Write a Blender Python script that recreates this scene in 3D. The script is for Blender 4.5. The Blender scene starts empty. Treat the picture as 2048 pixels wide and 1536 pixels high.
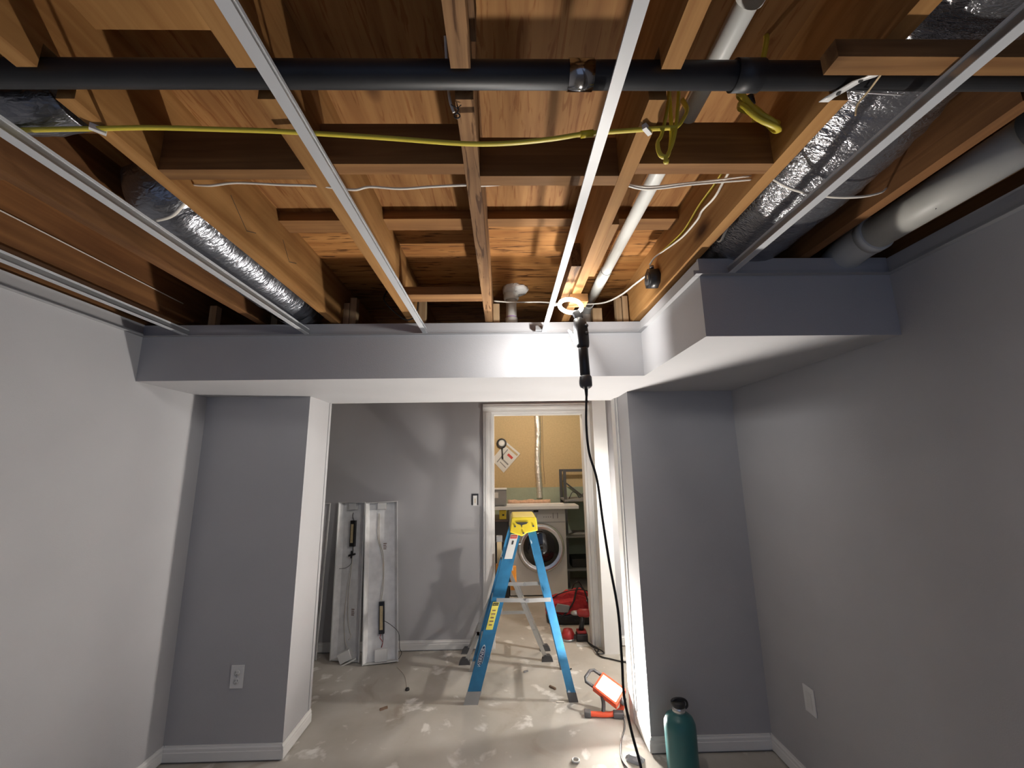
import bpy, bmesh, math, random
from mathutils import Vector, Matrix
random.seed(7)
scene = bpy.context.scene
C = scene.collection
PI = math.pi

# ------------------------------------------------------------------ camera
F_PX, YAW, PITCH, ROLL, CAM_Z = 822.66, 0.0198, 0.1926, -0.0151, 1.54
cy, sy, cp, sp = math.cos(YAW), math.sin(YAW), math.cos(PITCH), math.sin(PITCH)
fwd = Vector((sy * cp, cy * cp, sp)); rgt = Vector((cy, -sy, 0)); upv = rgt.cross(fwd)
cr, sr = math.cos(ROLL), math.sin(ROLL)
r2 = cr * rgt + sr * upv; u2 = -sr * rgt + cr * upv
cam_data = bpy.data.cameras.new('camera')
cam_data.sensor_fit = 'HORIZONTAL'; cam_data.sensor_width = 36.0
cam_data.lens = F_PX / 2048 * 36.0
cam_data.clip_start = 0.02
cam = bpy.data.objects.new('camera', cam_data); C.objects.link(cam)
cam.matrix_world = Matrix(((r2.x, u2.x, -fwd.x, 0), (r2.y, u2.y, -fwd.y, 0), (r2.z, u2.z, -fwd.z, CAM_Z), (0, 0, 0, 1)))
scene.camera = cam

# ------------------------------------------------------------------ world, light levels, exposure
world = bpy.data.worlds.new('world'); scene.world = world; world.use_nodes = True
world.node_tree.nodes['Background'].inputs[0].default_value = (0.52, 0.66, 1.0, 1)
world.node_tree.nodes['Background'].inputs[1].default_value = 0.42
WORK_LIGHT = 1900.0      # emission of the floor work light panel
TORCH_PANEL = 760.0     # emission of the inspection lamp's side panel
TORCH_RING = 26.0
LAUNDRY_W = 85.0  # level of the assumed bulb in the laundry
ASSUMED_HALL_LAMP = 1450.0  # emission of the assumed, unseen lamp that brightens the hall
scene.view_settings.view_transform = 'Standard'
scene.view_settings.look = 'None'
scene.view_settings.exposure = 0.0
scene.view_settings.gamma = 1.0
scene.view_settings.use_curve_mapping = False

# ------------------------------------------------------------------ materials
def nodes_of(m):
    m.use_nodes = True
    nt = m.node_tree
    return nt, nt.nodes, nt.links, nt.nodes['Principled BSDF']

def plain(name, col, rough=0.6, metal=0.0, var=0.06, scale=6.0, bump=0.0, bscale=60.0, coat=0.0):
    m = bpy.data.materials.new(name)
    nt, N, L, B = nodes_of(m)
    B.inputs['Roughness'].default_value = rough
    B.inputs['Metallic'].default_value = metal
    if coat: B.inputs['Coat Weight'].default_value = coat
    tc = N.new('ShaderNodeTexCoord')
    nz = N.new('ShaderNodeTexNoise'); nz.inputs['Scale'].default_value = scale; nz.inputs['Detail'].default_value = 5
    L.new(tc.outputs['Object'], nz.inputs['Vector'])
    rp = N.new('ShaderNodeValToRGB')
    rp.color_ramp.elements[0].position = 0.3; rp.color_ramp.elements[1].position = 0.7
    rp.color_ramp.elements[0].color = (*[c * (1 - var) for c in col], 1)
    rp.color_ramp.elements[1].color = (*[min(1, c * (1 + var)) for c in col], 1)
    L.new(nz.outputs[0], rp.inputs[0]); L.new(rp.outputs[0], B.inputs['Base Color'])
    if bump:
        n2 = N.new('ShaderNodeTexNoise'); n2.inputs['Scale'].default_value = bscale; n2.inputs['Detail'].default_value = 4
        L.new(tc.outputs['Object'], n2.inputs['Vector'])
        bp = N.new('ShaderNodeBump'); bp.inputs['Strength'].default_value = bump; bp.inputs['Distance'].default_value = 0.01
        L.new(n2.outputs[0], bp.inputs['Height']); L.new(bp.outputs[0], B.inputs['Normal'])
    return m

def wood(name, c_dark, c_light, axis, stretch=0.06, scale=26.0, streak=0.0, rough=0.75, stain=0.25):
    m = bpy.data.materials.new(name)
    nt, N, L, B = nodes_of(m)
    B.inputs['Roughness'].default_value = rough
    B.inputs['Specular IOR Level'].default_value = 0.2
    tc = N.new('ShaderNodeTexCoord'); oi = N.new('ShaderNodeObjectInfo')
    mul = N.new('ShaderNodeVectorMath'); mul.operation = 'MULTIPLY_ADD'
    L.new(oi.outputs['Random'], mul.inputs[0]); mul.inputs[1].default_value = (13.0, 7.0, 5.0)
    L.new(tc.outputs['Object'], mul.inputs[2])
    mp = N.new('ShaderNodeMapping')
    s = [1.0, 1.0, 1.0]; s[axis] = stretch
    mp.inputs['Scale'].default_value = s
    L.new(mul.outputs[0], mp.inputs['Vector'])
    n1 = N.new('ShaderNodeTexNoise'); n1.inputs['Scale'].default_value = scale; n1.inputs['Detail'].default_value = 7; n1.inputs['Distortion'].default_value = 0.6
    L.new(mp.outputs[0], n1.inputs['Vector'])
    rp = N.new('ShaderNodeValToRGB')
    rp.color_ramp.elements[0].position = 0.32; rp.color_ramp.elements[1].position = 0.68
    rp.color_ramp.elements[0].color = (*c_dark, 1); rp.color_ramp.elements[1].color = (*c_light, 1)
    L.new(n1.outputs[0], rp.inputs[0])
    # broad weather stains
    n2 = N.new('ShaderNodeTexNoise'); n2.inputs['Scale'].default_value = 2.6; n2.inputs['Detail'].default_value = 4
    L.new(mul.outputs[0], n2.inputs['Vector'])
    r2_ = N.new('ShaderNodeValToRGB')
    r2_.color_ramp.elements[0].position = 0.35; r2_.color_ramp.elements[1].position = 0.6
    k = 1 - stain
    r2_.color_ramp.elements[0].color = (k, k, k, 1); r2_.color_ramp.elements[1].color = (1, 1, 1, 1)
    L.new(n2.outputs[0], r2_.inputs[0])
    mx = N.new('ShaderNodeMix'); mx.data_type = 'RGBA'; mx.blend_type = 'MULTIPLY'; mx.inputs[0].default_value = 1.0
    L.new(rp.outputs[0], mx.inputs[6]); L.new(r2_.outputs[0], mx.inputs[7])
    out = mx.outputs[2]
    if streak:
        s2 = [1.0, 1.0, 1.0]; s2[axis] = 0.09
        mp2 = N.new('ShaderNodeMapping'); mp2.inputs['Scale'].default_value = s2
        L.new(mul.outputs[0], mp2.inputs['Vector'])
        n3 = N.new('ShaderNodeTexNoise'); n3.inputs['Scale'].default_value = 60; n3.inputs['Detail'].default_value = 3; n3.inputs['Distortion'].default_value = 1.2
        L.new(mp2.outputs[0], n3.inputs['Vector'])
        r3 = N.new('ShaderNodeValToRGB')
        r3.color_ramp.elements[0].position = 0.36; r3.color_ramp.elements[1].position = 0.44
        k = 1 - streak
        r3.color_ramp.elements[0].color = (k, k * 0.85, k * 0.7, 1); r3.color_ramp.elements[1].color = (1, 1, 1, 1)
        L.new(n3.outputs[0], r3.inputs[0])
        m3 = N.new('ShaderNodeMix'); m3.data_type = 'RGBA'; m3.blend_type = 'MULTIPLY'; m3.inputs[0].default_value = 1.0
        L.new(out, m3.inputs[6]); L.new(r3.outputs[0], m3.inputs[7]); out = m3.outputs[2]
    mk = N.new('ShaderNodeMapping'); sk = [3.2, 3.2, 3.2]; sk[axis] = 1.5; mk.inputs['Scale'].default_value = sk
    L.new(mul.outputs[0], mk.inputs['Vector'])
    vk = N.new('ShaderNodeTexVoronoi'); vk.inputs['Scale'].default_value = 1.0; L.new(mk.outputs[0], vk.inputs['Vector'])
    rk = N.new('ShaderNodeValToRGB'); rk.color_ramp.elements[0].position = 0.035; rk.color_ramp.elements[1].position = 0.11
    rk.color_ramp.elements[0].color = (0.22, 0.16, 0.12, 1); rk.color_ramp.elements[1].color = (1, 1, 1, 1)
    L.new(vk.outputs['Distance'], rk.inputs[0])
    m4 = N.new('ShaderNodeMix'); m4.data_type = 'RGBA'; m4.blend_type = 'MULTIPLY'; m4.inputs[0].default_value = 1.0
    L.new(out, m4.inputs[6]); L.new(rk.outputs[0], m4.inputs[7]); out = m4.outputs[2]
    hv = N.new('ShaderNodeHueSaturation')
    ml = N.new('ShaderNodeMapRange'); ml.inputs[3].default_value = 0.85; ml.inputs[4].default_value = 1.12
    L.new(oi.outputs['Random'], ml.inputs[0]); L.new(ml.outputs[0], hv.inputs['Value'])
    L.new(out, hv.inputs['Color']); L.new(hv.outputs[0], B.inputs['Base Color'])
    bp = N.new('ShaderNodeBump'); bp.inputs['Strength'].default_value = 0.25; bp.inputs['Distance'].default_value = 0.004
    L.new(n1.outputs[0], bp.inputs['Height']); L.new(bp.outputs[0], B.inputs['Normal'])
    return m

def foil(name, col, rough, crinkle, scale):
    m = bpy.data.materials.new(name)
    nt, N, L, B = nodes_of(m)
    B.inputs['Base Color'].default_value = (*col, 1)
    B.inputs['Metallic'].default_value = 0.9; B.inputs['Roughness'].default_value = rough
    tc = N.new('ShaderNodeTexCoord')
    vo = N.new('ShaderNodeTexVoronoi'); vo.inputs['Scale'].default_value = scale; vo.feature = 'DISTANCE_TO_EDGE'
    nz = N.new('ShaderNodeTexNoise'); nz.inputs['Scale'].default_value = scale * 0.7; nz.inputs['Detail'].default_value = 4
    mxv = N.new('ShaderNodeVectorMath'); mxv.operation = 'MULTIPLY_ADD'; mxv.inputs[1].default_value = (0.05, 0.05, 0.05)
    mp = N.new('ShaderNodeMapping'); mp.inputs['Scale'].default_value = (0.6, 1.7, 0.6)
    L.new(tc.outputs['Object'], mp.inputs['Vector'])
    L.new(mp.outputs[0], nz.inputs['Vector'])
    L.new(nz.outputs[1], mxv.inputs[0]); L.new(mp.outputs[0], mxv.inputs[2])
    L.new(mxv.outputs[0], vo.inputs['Vector'])
    ad = N.new('ShaderNodeMath'); ad.operation = 'ADD'
    L.new(vo.outputs[0], ad.inputs[0]); L.new(nz.outputs[0], ad.inputs[1])
    bp = N.new('ShaderNodeBump'); bp.inputs['Strength'].default_value = crinkle; bp.inputs['Distance'].default_value = 0.02
    L.new(ad.outputs[0], bp.inputs['Height']); L.new(bp.outputs[0], B.inputs['Normal'])
    return m

def emitter(name, col, strength):
    m = bpy.data.materials.new(name)
    nt, N, L, B = nodes_of(m)
    B.inputs['Base Color'].default_value = (0.8, 0.8, 0.8, 1)
    B.inputs['Emission Color'].default_value = (*col, 1)
    B.inputs['Emission Strength'].default_value = strength
    return m

def concrete(name):
    m = bpy.data.materials.new(name)
    nt, N, L, B = nodes_of(m)
    B.inputs['Roughness'].default_value = 0.8
    tc = N.new('ShaderNodeTexCoord')
    def nz(scale, detail, lo, hi, c0, c1, dist=0.0):
        n = N.new('ShaderNodeTexNoise'); n.inputs['Scale'].default_value = scale; n.inputs['Detail'].default_value = detail; n.inputs['Distortion'].default_value = dist
        L.new(tc.outputs['Object'], n.inputs['Vector'])
        r = N.new('ShaderNodeValToRGB'); r.color_ramp.elements[0].position = lo; r.color_ramp.elements[1].position = hi
        r.color_ramp.elements[0].color = (*c0, 1); r.color_ramp.elements[1].color = (*c1, 1)
        L.new(n.outputs[0], r.inputs[0]); return r.outputs[0], n
    base, n1 = nz(2.2, 6, 0.35, 0.65, (0.40, 0.37, 0.32), (0.53, 0.505, 0.46))
    splat, n2 = nz(7.0, 8, 0.60, 0.68, (0, 0, 0), (1, 1, 1), 0.3)
    mx = N.new('ShaderNodeMix'); mx.data_type = 'RGBA'; mx.inputs[7].default_value = (0.74, 0.72, 0.68, 1)
    L.new(splat, mx.inputs[0]); L.new(base, mx.inputs[6])
    dirt, n3 = nz(3.3, 7, 0.58, 0.72, (0, 0, 0), (0.6, 0.6, 0.6), 0.8)
    m2 = N.new('ShaderNodeMix'); m2.data_type = 'RGBA'; m2.inputs[7].default_value = (0.30, 0.24, 0.18, 1)
    L.new(dirt, m2.inputs[0]); L.new(mx.outputs[2], m2.inputs[6])
    L.new(m2.outputs[2], B.inputs['Base Color'])
    bp = N.new('ShaderNodeBump'); bp.inputs['Strength'].default_value = 0.2; bp.inputs['Distance'].default_value = 0.004
    L.new(n2.outputs[0], bp.inputs['Height']); L.new(bp.outputs[0], B.inputs['Normal'])
    return m

PAINT = plain('wall_paint_grey', (0.43, 0.425, 0.435), 0.75, var=0.03, scale=3, bump=0.08, bscale=220)
TRIMW = plain('trim_paint_white', (0.76, 0.75, 0.73), 0.5, var=0.03)
ANGLE = plain('angle_grey_enamel', (0.38, 0.38, 0.39), 0.45, var=0.03)
GRIDW = plain('grid_white_enamel', (0.50, 0.51, 0.53), 0.35, var=0.03)
CONC = concrete('concrete_floor')
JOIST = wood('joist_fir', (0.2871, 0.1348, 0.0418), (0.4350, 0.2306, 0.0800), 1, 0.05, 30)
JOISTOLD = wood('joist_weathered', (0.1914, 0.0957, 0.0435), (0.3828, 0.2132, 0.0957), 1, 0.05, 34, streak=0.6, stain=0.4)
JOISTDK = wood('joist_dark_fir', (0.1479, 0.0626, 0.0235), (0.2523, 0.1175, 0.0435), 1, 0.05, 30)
BLOCK = wood('blocking_fir', (0.1914, 0.0870, 0.0322), (0.3306, 0.1696, 0.0635), 0, 0.05, 34)
PLYA = wood('plywood_along', (0.2349, 0.1027, 0.0322), (0.3741, 0.1914, 0.0679), 1, 0.08, 24, streak=0.25, stain=0.2)
PLYB = wood('plywood_across', (0.2871, 0.1175, 0.0305), (0.4350, 0.2088, 0.0653), 0, 0.07, 26, streak=0.72, stain=0.2)
POST = wood('stud_upright', (0.3654, 0.2262, 0.1131), (0.5394, 0.3828, 0.2262), 2, 0.05, 34)
ABS = plain('black_abs', (0.018, 0.019, 0.022), 0.5, var=0.2, scale=12)
PVC = plain('white_pvc', (0.66, 0.66, 0.63), 0.35, var=0.05)
PVCD = plain('scuffed_pvc', (0.60, 0.59, 0.54), 0.45, var=0.10, scale=9)
FOILD = foil('duct_foil_grey', (0.26, 0.27, 0.30), 0.30, 0.22, 42)
FOILS = foil('duct_foil_silver', (0.40, 0.40, 0.42), 0.26, 0.32, 60)
FOILV = foil('vent_foil', (0.85, 0.83, 0.79), 0.3, 0.4, 60)
YEL = plain('yellow_cable', (0.62, 0.50, 0.05), 0.45)
WCAB = plain('white_cable', (0.68, 0.64, 0.57), 0.5)
BLK = plain('black_rubber', (0.012, 0.012, 0.013), 0.5, var=0.2)
BLKP = plain('black_plastic', (0.02, 0.02, 0.022), 0.35, var=0.15)
DGREY = plain('dark_grey_plastic', (0.07, 0.07, 0.075), 0.5)
STEEL = plain('galvanised_steel', (0.45, 0.46, 0.47), 0.35, 0.8, var=0.08)
ALU = plain('aluminium', (0.55, 0.55, 0.54), 0.35, 0.75, var=0.08, scale=14)
def scuffed(m, col=(0.62, 0.68, 0.72), lo=0.66, hi=0.70):
    nt, N, L, B = nodes_of(m)
    src = B.inputs['Base Color'].links[0].from_socket
    tc = N.new('ShaderNodeTexCoord'); mp = N.new('ShaderNodeMapping'); mp.inputs['Scale'].default_value = (1, 1, 0.45)
    L.new(tc.outputs['Object'], mp.inputs['Vector'])
    n = N.new('ShaderNodeTexNoise'); n.inputs['Scale'].default_value = 15; n.inputs['Detail'].default_value = 6
    L.new(mp.outputs[0], n.inputs['Vector'])
    r = N.new('ShaderNodeValToRGB'); r.color_ramp.elements[0].position = lo; r.color_ramp.elements[1].position = hi
    L.new(n.outputs[0], r.inputs[0])
    mx = N.new('ShaderNodeMix'); mx.data_type = 'RGBA'; mx.inputs[7].default_value = (*col, 1)
    L.new(r.outputs[0], mx.inputs[0]); L.new(src, mx.inputs[6]); L.new(mx.outputs[2], B.inputs['Base Color'])
    return m
BLUE = plain('blue_fibreglass', (0.02, 0.145, 0.29), 0.45, var=0.18, scale=18)
scuffed(BLUE)
YELP = plain('yellow_plastic', (0.72, 0.55, 0.03), 0.45, var=0.1)
LABW = plain('label_white', (0.68, 0.68, 0.66), 0.5)
LABY = plain('label_yellow', (0.75, 0.66, 0.12), 0.5)
REDI = plain('red_print', (0.55, 0.05, 0.04), 0.5)
ORANGE = plain('orange_plastic', (0.75, 0.28, 0.03), 0.45)
REDP = plain('red_plastic', (0.33, 0.025, 0.025), 0.4, var=0.1)
REDF = plain('red_canvas', (0.50, 0.03, 0.035), 0.8, var=0.15, scale=30, bump=0.3, bscale=90)
ORED = plain('orange_red_plastic', (0.75, 0.10, 0.04), 0.4)
TEAL = plain('teal_bottle', (0.03, 0.15, 0.155), 0.35, var=0.06)
WHITEA = plain('white_enamel', (0.70, 0.70, 0.69), 0.3, var=0.03)
TUBW = plain('fixture_enamel', (0.84, 0.84, 0.84), 0.4, var=0.10, scale=14)
WASH = plain('washer_silver', (0.66, 0.65, 0.63), 0.4, 0.1, var=0.03)
CHROME = plain('chrome_ring', (0.65, 0.65, 0.64), 0.2, 0.8)
GLASSD = plain('dark_door_glass', (0.012, 0.012, 0.014), 0.08, var=0.2, coat=0.4)
TAN = plain('tan_board_wall', (0.55, 0.41, 0.22), 0.8, var=0.06, scale=40)
GREEN = plain('green_painted_concrete', (0.36, 0.41, 0.31), 0.8, var=0.08, bump=0.3, bscale=30)
CARD = plain('grey_carton', (0.26, 0.26, 0.26), 0.7)
PINK = plain('pink_insulation', (0.66, 0.42, 0.28), 0.9, var=0.15, scale=30, bump=0.6, bscale=60)
TAPE = plain('brass_tan', (0.48, 0.36, 0.2), 0.5)
PURPLE = plain('purple_primer', (0.35, 0.18, 0.45), 0.5)
FOAM = plain('white_putty', (0.72, 0.70, 0.66), 0.9, bump=0.8, bscale=50)
DARKH = plain('dark_bin', (0.025, 0.024, 0.024), 0.5)
INKBR = plain('brown_ink', (0.20, 0.13, 0.09), 0.7)
INK = plain('dark_ink', (0.03, 0.03, 0.03), 0.6)
BALL = plain('ballast_black', (0.012, 0.012, 0.013), 0.4)
BLABEL = plain('ballast_label', (0.52, 0.42, 0.24), 0.6, var=0.15, scale=60)
SCRAP = plain('plastic_scrap', (0.55, 0.58, 0.62), 0.3)
EM_WORK = emitter('work_light_led', (1.0, 0.94, 0.865), WORK_LIGHT)
EM_TORCH = emitter('inspection_lamp_led', (1.0, 0.98, 0.95), TORCH_PANEL)
EM_RING = emitter('inspection_lamp_ring', (1.0, 0.95, 0.85), TORCH_RING)

# ------------------------------------------------------------------ mesh helpers
ORIG = {}
class MB:
    def __init__(s): s.v = []; s.f = []; s.smooth = []
    def add(s, vs, fs, smooth=False):
        o = len(s.v); s.v += [Vector(v) for v in vs]
        for f in fs: s.f.append([i + o for i in f]); s.smooth.append(smooth)
        return s
    def box(s, x0, x1, y0, y1, z0, z1):
        vs = [(x, y, z) for z in (z0, z1) for y in (y0, y1) for x in (x0, x1)]
        return s.add(vs, [(0, 2, 3, 1), (4, 5, 7, 6), (0, 1, 5, 4), (2, 6, 7, 3), (0, 4, 6, 2), (1, 3, 7, 5)])
    def bar(s, a, b, w, h, up=(0, 0, 1)):
        a, b = Vector(a), Vector(b); d = (b - a).normalized(); up = Vector(up)
        x = d.cross(up).normalized(); y = x.cross(d).normalized()
        vs = [p + x * i * w / 2 + y * j * h / 2 for p in (a, b) for i, j in ((-1, -1), (1, -1), (1, 1), (-1, 1))]
        return s.add(vs, [(0, 1, 2, 3), (7, 6, 5, 4), (0, 4, 5, 1), (1, 5, 6, 2), (2, 6, 7, 3), (3, 7, 4, 0)])
    def prism(s, poly, vec):
        n = len(poly); vec = Vector(vec); vs = [Vector(p) for p in poly] + [Vector(p) + vec for p in poly]
        return s.add(vs, [tuple(range(n))[::-1], tuple(range(n, 2 * n))] + [(i, (i + 1) % n, n + (i + 1) % n, n + i) for i in range(n)])
    def rings(s, rs, closed=False, caps=True, smooth=True):
        n = len(rs[0]); vs = [p for r in rs for p in r]; fs = []
        m = len(rs)
        for i in range(m if closed else m - 1):
            k = (i + 1) % m
            for j in range(n): fs.append((i * n + j, i * n + (j + 1) % n, k * n + (j + 1) % n, k * n + j))
        o = len(s.v); s.add(vs, fs, smooth)
        if caps and not closed:
            s.f.append([o + j for j in range(n)][::-1]); s.smooth.append(False)
            s.f.append([o + (m - 1) * n + j for j in range(n)]); s.smooth.append(False)
        return s
    def tube(s, pts, r, n=10, closed=False, flat=1.0, caps=True):
        pts = [Vector(p) for p in pts]; m = len(pts); rr = r if isinstance(r, (list, tuple)) else [r] * m
        rs = []; prev = None
        for i, p in enumerate(pts):
            if closed: d = pts[(i + 1) % m] - pts[i - 1]
            else: d = pts[min(i + 1, m - 1)] - pts[max(i - 1, 0)]
            d.normalize()
            if prev is None:
                u = Vector((0, 0, 1)) if abs(d.z) < 0.9 else Vector((1, 0, 0))
                x = d.cross(u).normalized()
            else: x = (prev - d * prev.dot(d)).normalized()
            prev = x; y = d.cross(x)
            rs.append([p + x * math.cos(2 * PI * k / n) * rr[i] + y * math.sin(2 * PI * k / n) * rr[i] * flat for k in range(n)])
        return s.rings(rs, closed, caps)
    def cyl(s, a, b, r, n=20, r2=None): return s.tube([a, b], [r, r if r2 is None else r2], n)
    def lathe(s, prof, origin, axis=(0, 0, 1), n=24):
        ax = Vector(axis).normalized(); u = Vector((0, 0, 1)) if abs(ax.z) < 0.9 else Vector((1, 0, 0))
        x = ax.cross(u).normalized(); y = ax.cross(x); o = Vector(origin)
        return s.rings([[o + ax * h + (x * math.cos(2 * PI * k / n) + y * math.sin(2 * PI * k / n)) * r for k in range(n)] for r, h in prof])
    def xform(s, M): s.v = [M @ v for v in s.v]; return s
    def build(s, name, mat, parent=None, bevel=0.0, origin=None):
        xs = [v.x for v in s.v]; ys = [v.y for v in s.v]; zs = [v.z for v in s.v]
        if origin is None: origin = Vector(((min(xs) + max(xs)) / 2, (min(ys) + max(ys)) / 2, min(zs)))
        me = bpy.data.meshes.new(name)
        me.from_pydata([v - origin for v in s.v], [], s.f)
        me.polygons.foreach_set('use_smooth', s.smooth)
        bm = bmesh.new(); bm.from_mesh(me)
        bmesh.ops.recalc_face_normals(bm, faces=bm.faces)
        if bevel:
            es = [e for e in bm.edges if len(e.link_faces) == 2 and e.calc_face_angle(0) > 0.6]
            bmesh.ops.bevel(bm, geom=es, offset=bevel, segments=2, profile=0.6, affect='EDGES')
        bm.to_mesh(me); bm.free()
        me.materials.append(mat)
        o = bpy.data.objects.new(name, me); C.objects.link(o)
        po = ORIG[parent.name] if parent else Vector()
        o.location = origin - po
        if parent: o.parent = parent
        ORIG[o.name] = Vector(origin)
        return o

def tag(o, label, cat, group=None, kind=None):
    if label: o['label'] = label
    if cat: o['category'] = cat
    if group: o['group'] = group
    if kind: o['kind'] = kind
    return o
def thing(name, label, cat, loc, group=None):
    o = bpy.data.objects.new(name, None); C.objects.link(o); o.location = loc
    o.empty_display_size = 0.05
    ORIG[o.name] = Vector(loc); return tag(o, label, cat, group)
def struct(o, label=None):
    o['kind'] = 'structure'
    if label: o['label'] = label
    return o
def box(*a): return MB().box(*a)
def smooth_path(pts, k=6):
    pts = [Vector(p) for p in pts]; out = []
    for i in range(len(pts) - 1):
        p0, p1, p2, p3 = pts[max(i - 1, 0)], pts[i], pts[i + 1], pts[min(i + 2, len(pts) - 1)]
        for j in range(k):
            t = j / k
            out.append(0.5 * ((2 * p1) + (p2 - p0) * t + (2 * p0 - 5 * p1 + 4 * p2 - p3) * t * t + (3 * p1 - p0 - 3 * p2 + p3) * t ** 3))
    out.append(pts[-1]); return out
def text_part(name, body, size, M, mat, parent):
    cu = bpy.data.curves.new(name, 'FONT'); cu.body = body; cu.size = size; cu.align_x = 'CENTER'; cu.align_y = 'CENTER'; cu.extrude = 0.0003
    t = bpy.data.objects.new(name, cu); C.objects.link(t)
    bpy.context.view_layer.update()
    me = bpy.data.meshes.new_from_object(t.evaluated_get(bpy.context.evaluated_depsgraph_get()))
    bpy.data.objects.remove(t)
    me.materials.clear(); me.materials.append(mat)
    me.transform(M)
    me.transform(Matrix.Translation(-ORIG[parent.name]))
    o = bpy.data.objects.new(name, me); C.objects.link(o); o.parent = parent; ORIG[o.name] = ORIG[parent.name].copy()
    return o

# ------------------------------------------------------------------ dimensions (metres; x right, y away from the viewer, z up)
XL, XR = -1.856, 1.436            # side walls
YS, YSR = 2.063, 1.398            # bulkhead faces: long run, and the deeper right box
YP, YPB = 2.575, 2.894            # piers: front and back
YPR = 2.541
XOL, XOR, XSR = -1.2185, 0.7736, 0.7243
ZS, ZG, ZW = 1.978, 2.209, 2.275  # bulkhead underside, ceiling grid, top of the drywall
ZJ, ZP = 2.283, 2.518             # joist underside, subfloor underside
YF = 3.866                        # far wall of the hall
YN = -1.9                         # near end behind the viewer, left open to let background light in
YB = 6.1                          # laundry back wall

# ------------------------------------------------------------------ structure
struct(box(-2.7, 1.75, YN - 0.1, YB + 0.1, -0.08, 0).build('floor', CONC), 'bare grey concrete floor with white splatters')
struct(box(XL - 0.10, XL, YN, YPB, 0, ZW).build('wall_left', PAINT), 'grey painted left wall')
struct(box(XR, XR + 0.10, YN, YPB, 0, ZW).build('wall_right', PAINT), 'grey painted right wall')
wl = struct(box(XL, XOL, YP, YPB, 0, ZS).build('wall_pier_left', PAINT), 'grey wall pier left of the opening')
wr = struct(box(XOR, XR, YPR, YPB, 0, ZS).build('wall_pier_right', PAINT), 'grey wall pier right of the opening')
# bulkhead: front faces, side return, underside
bulk = struct(box(XL, XSR + 0.012, YS, YS + 0.012, ZS + 0.012, ZW - 0.003).build('wall_bulkhead', PAINT), 'boxed-in grey bulkhead across the opening')
box(XSR, XSR + 0.012, YSR + 0.012, YS, ZS + 0.012, ZW).build('side_panel', PAINT, bulk)
box(XSR, XR, YSR, YSR + 0.012, ZS + 0.012, ZW + 0.004).build('front_panel', PAINT, bulk)
box(XL, XR, YS, YPB, ZS, ZS + 0.012).build('underside_panel', PAINT, bulk)
box(XSR, XR, YSR, YS, ZS, ZS + 0.012).build('underside_panel', PAINT, bulk)
box(XL, XR, YPB - 0.012, YPB, ZS + 0.012, ZW).build('back_panel', PAINT, bulk)
# hall behind the opening
farw = MB()
farw.box(-2.6, -0.121, YF, YF + 0.12, 0, ZP); farw.box(0.755, 1.65, YF, YF + 0.12, 0, ZP); farw.box(-0.121, 0.755, YF, YF + 0.12, 2.022, ZP)
struct(farw.build('wall_far', PAINT), 'grey far wall of the hall with a doorway')
struct(box(-2.7, -2.6, YPB, YF + 0.12, 0, ZP).build('wall_hall_left', PAINT))
struct(box(1.65, 1.75, YPB, YF + 0.12, 0, ZP).build('wall_hall_right', PAINT))
struct(box(-2.6, XL - 0.1, YPB - 0.1, YPB, 0, ZP).build('wall_hall_near', PAINT))
struct(box(XR + 0.1, 1.65, YPB - 0.1, YPB, 0, ZP).build('wall_hall_corner', PAINT))
struct(box(0.802, 0.925, 3.716, YF, 0, ZP).build('wall_pilaster', TRIMW), 'narrow pale boxed column beside the doorway')
# laundry
struct(box(-1.2, 1.7, YB, YB + 0.1, 1.208, ZP).build('wall_laundry_back', TAN), 'tan board wall behind the washer')
struct(box(-1.2, 1.7, YB - 0.07, YB + 0.1, 0, 1.208).build('wall_laundry_base', GREEN), 'pale green concrete lower wall behind the washer')
struct(box(-1.3, -1.2, YF + 0.12, YB, 0, ZP).build('wall_laundry_left', TAN))
struct(box(1.4, 1.5, YF + 0.12, YB, 0, ZP).build('wall_laundry_right', GREEN))
# sill framing above the side walls
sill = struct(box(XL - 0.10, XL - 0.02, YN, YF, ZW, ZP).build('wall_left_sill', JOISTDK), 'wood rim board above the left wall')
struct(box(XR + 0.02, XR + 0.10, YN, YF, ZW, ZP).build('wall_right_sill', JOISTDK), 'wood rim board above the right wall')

# ------------------------------------------------------------------ ceiling: subfloor sheets, joists, blocking
ceil = bpy.data.objects.new('ceiling', None); C.objects.link(ceil); ceil.location = (0, 0, ZP); ORIG['ceiling'] = Vector((0, 0, ZP))
struct(ceil, 'open timber ceiling with joists under plywood')
box(-2.7, 1.75, YN - 0.1, 0.288, ZP, ZP + 0.018).build('plywood_sheet', PLYA, ceil)
box(-2.7, 1.75, 0.29, 1.498, ZP, ZP + 0.018).build('plywood_sheet', PLYA, ceil)
box(-2.7, 1.75, 1.50, 2.72, ZP, ZP + 0.018).build('plywood_sheet', PLYB, ceil)
box(-2.7, 1.75, 2.722, YB + 0.1, ZP, ZP + 0.018).build('plywood_sheet', PLYB, ceil)
JX = {'L4': -1.690, 'L3': -1.270, 'L2': -0.886, 'L1': -0.480, 'C': -0.076, 'R1': 0.329, 'R2': 0.714, 'R3': 1.130}
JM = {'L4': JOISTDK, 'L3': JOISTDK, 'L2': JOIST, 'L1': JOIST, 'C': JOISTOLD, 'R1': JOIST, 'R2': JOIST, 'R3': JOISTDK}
PY, PZ, PR = 0.689, 2.304, 0.0255     # black pipe
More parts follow.
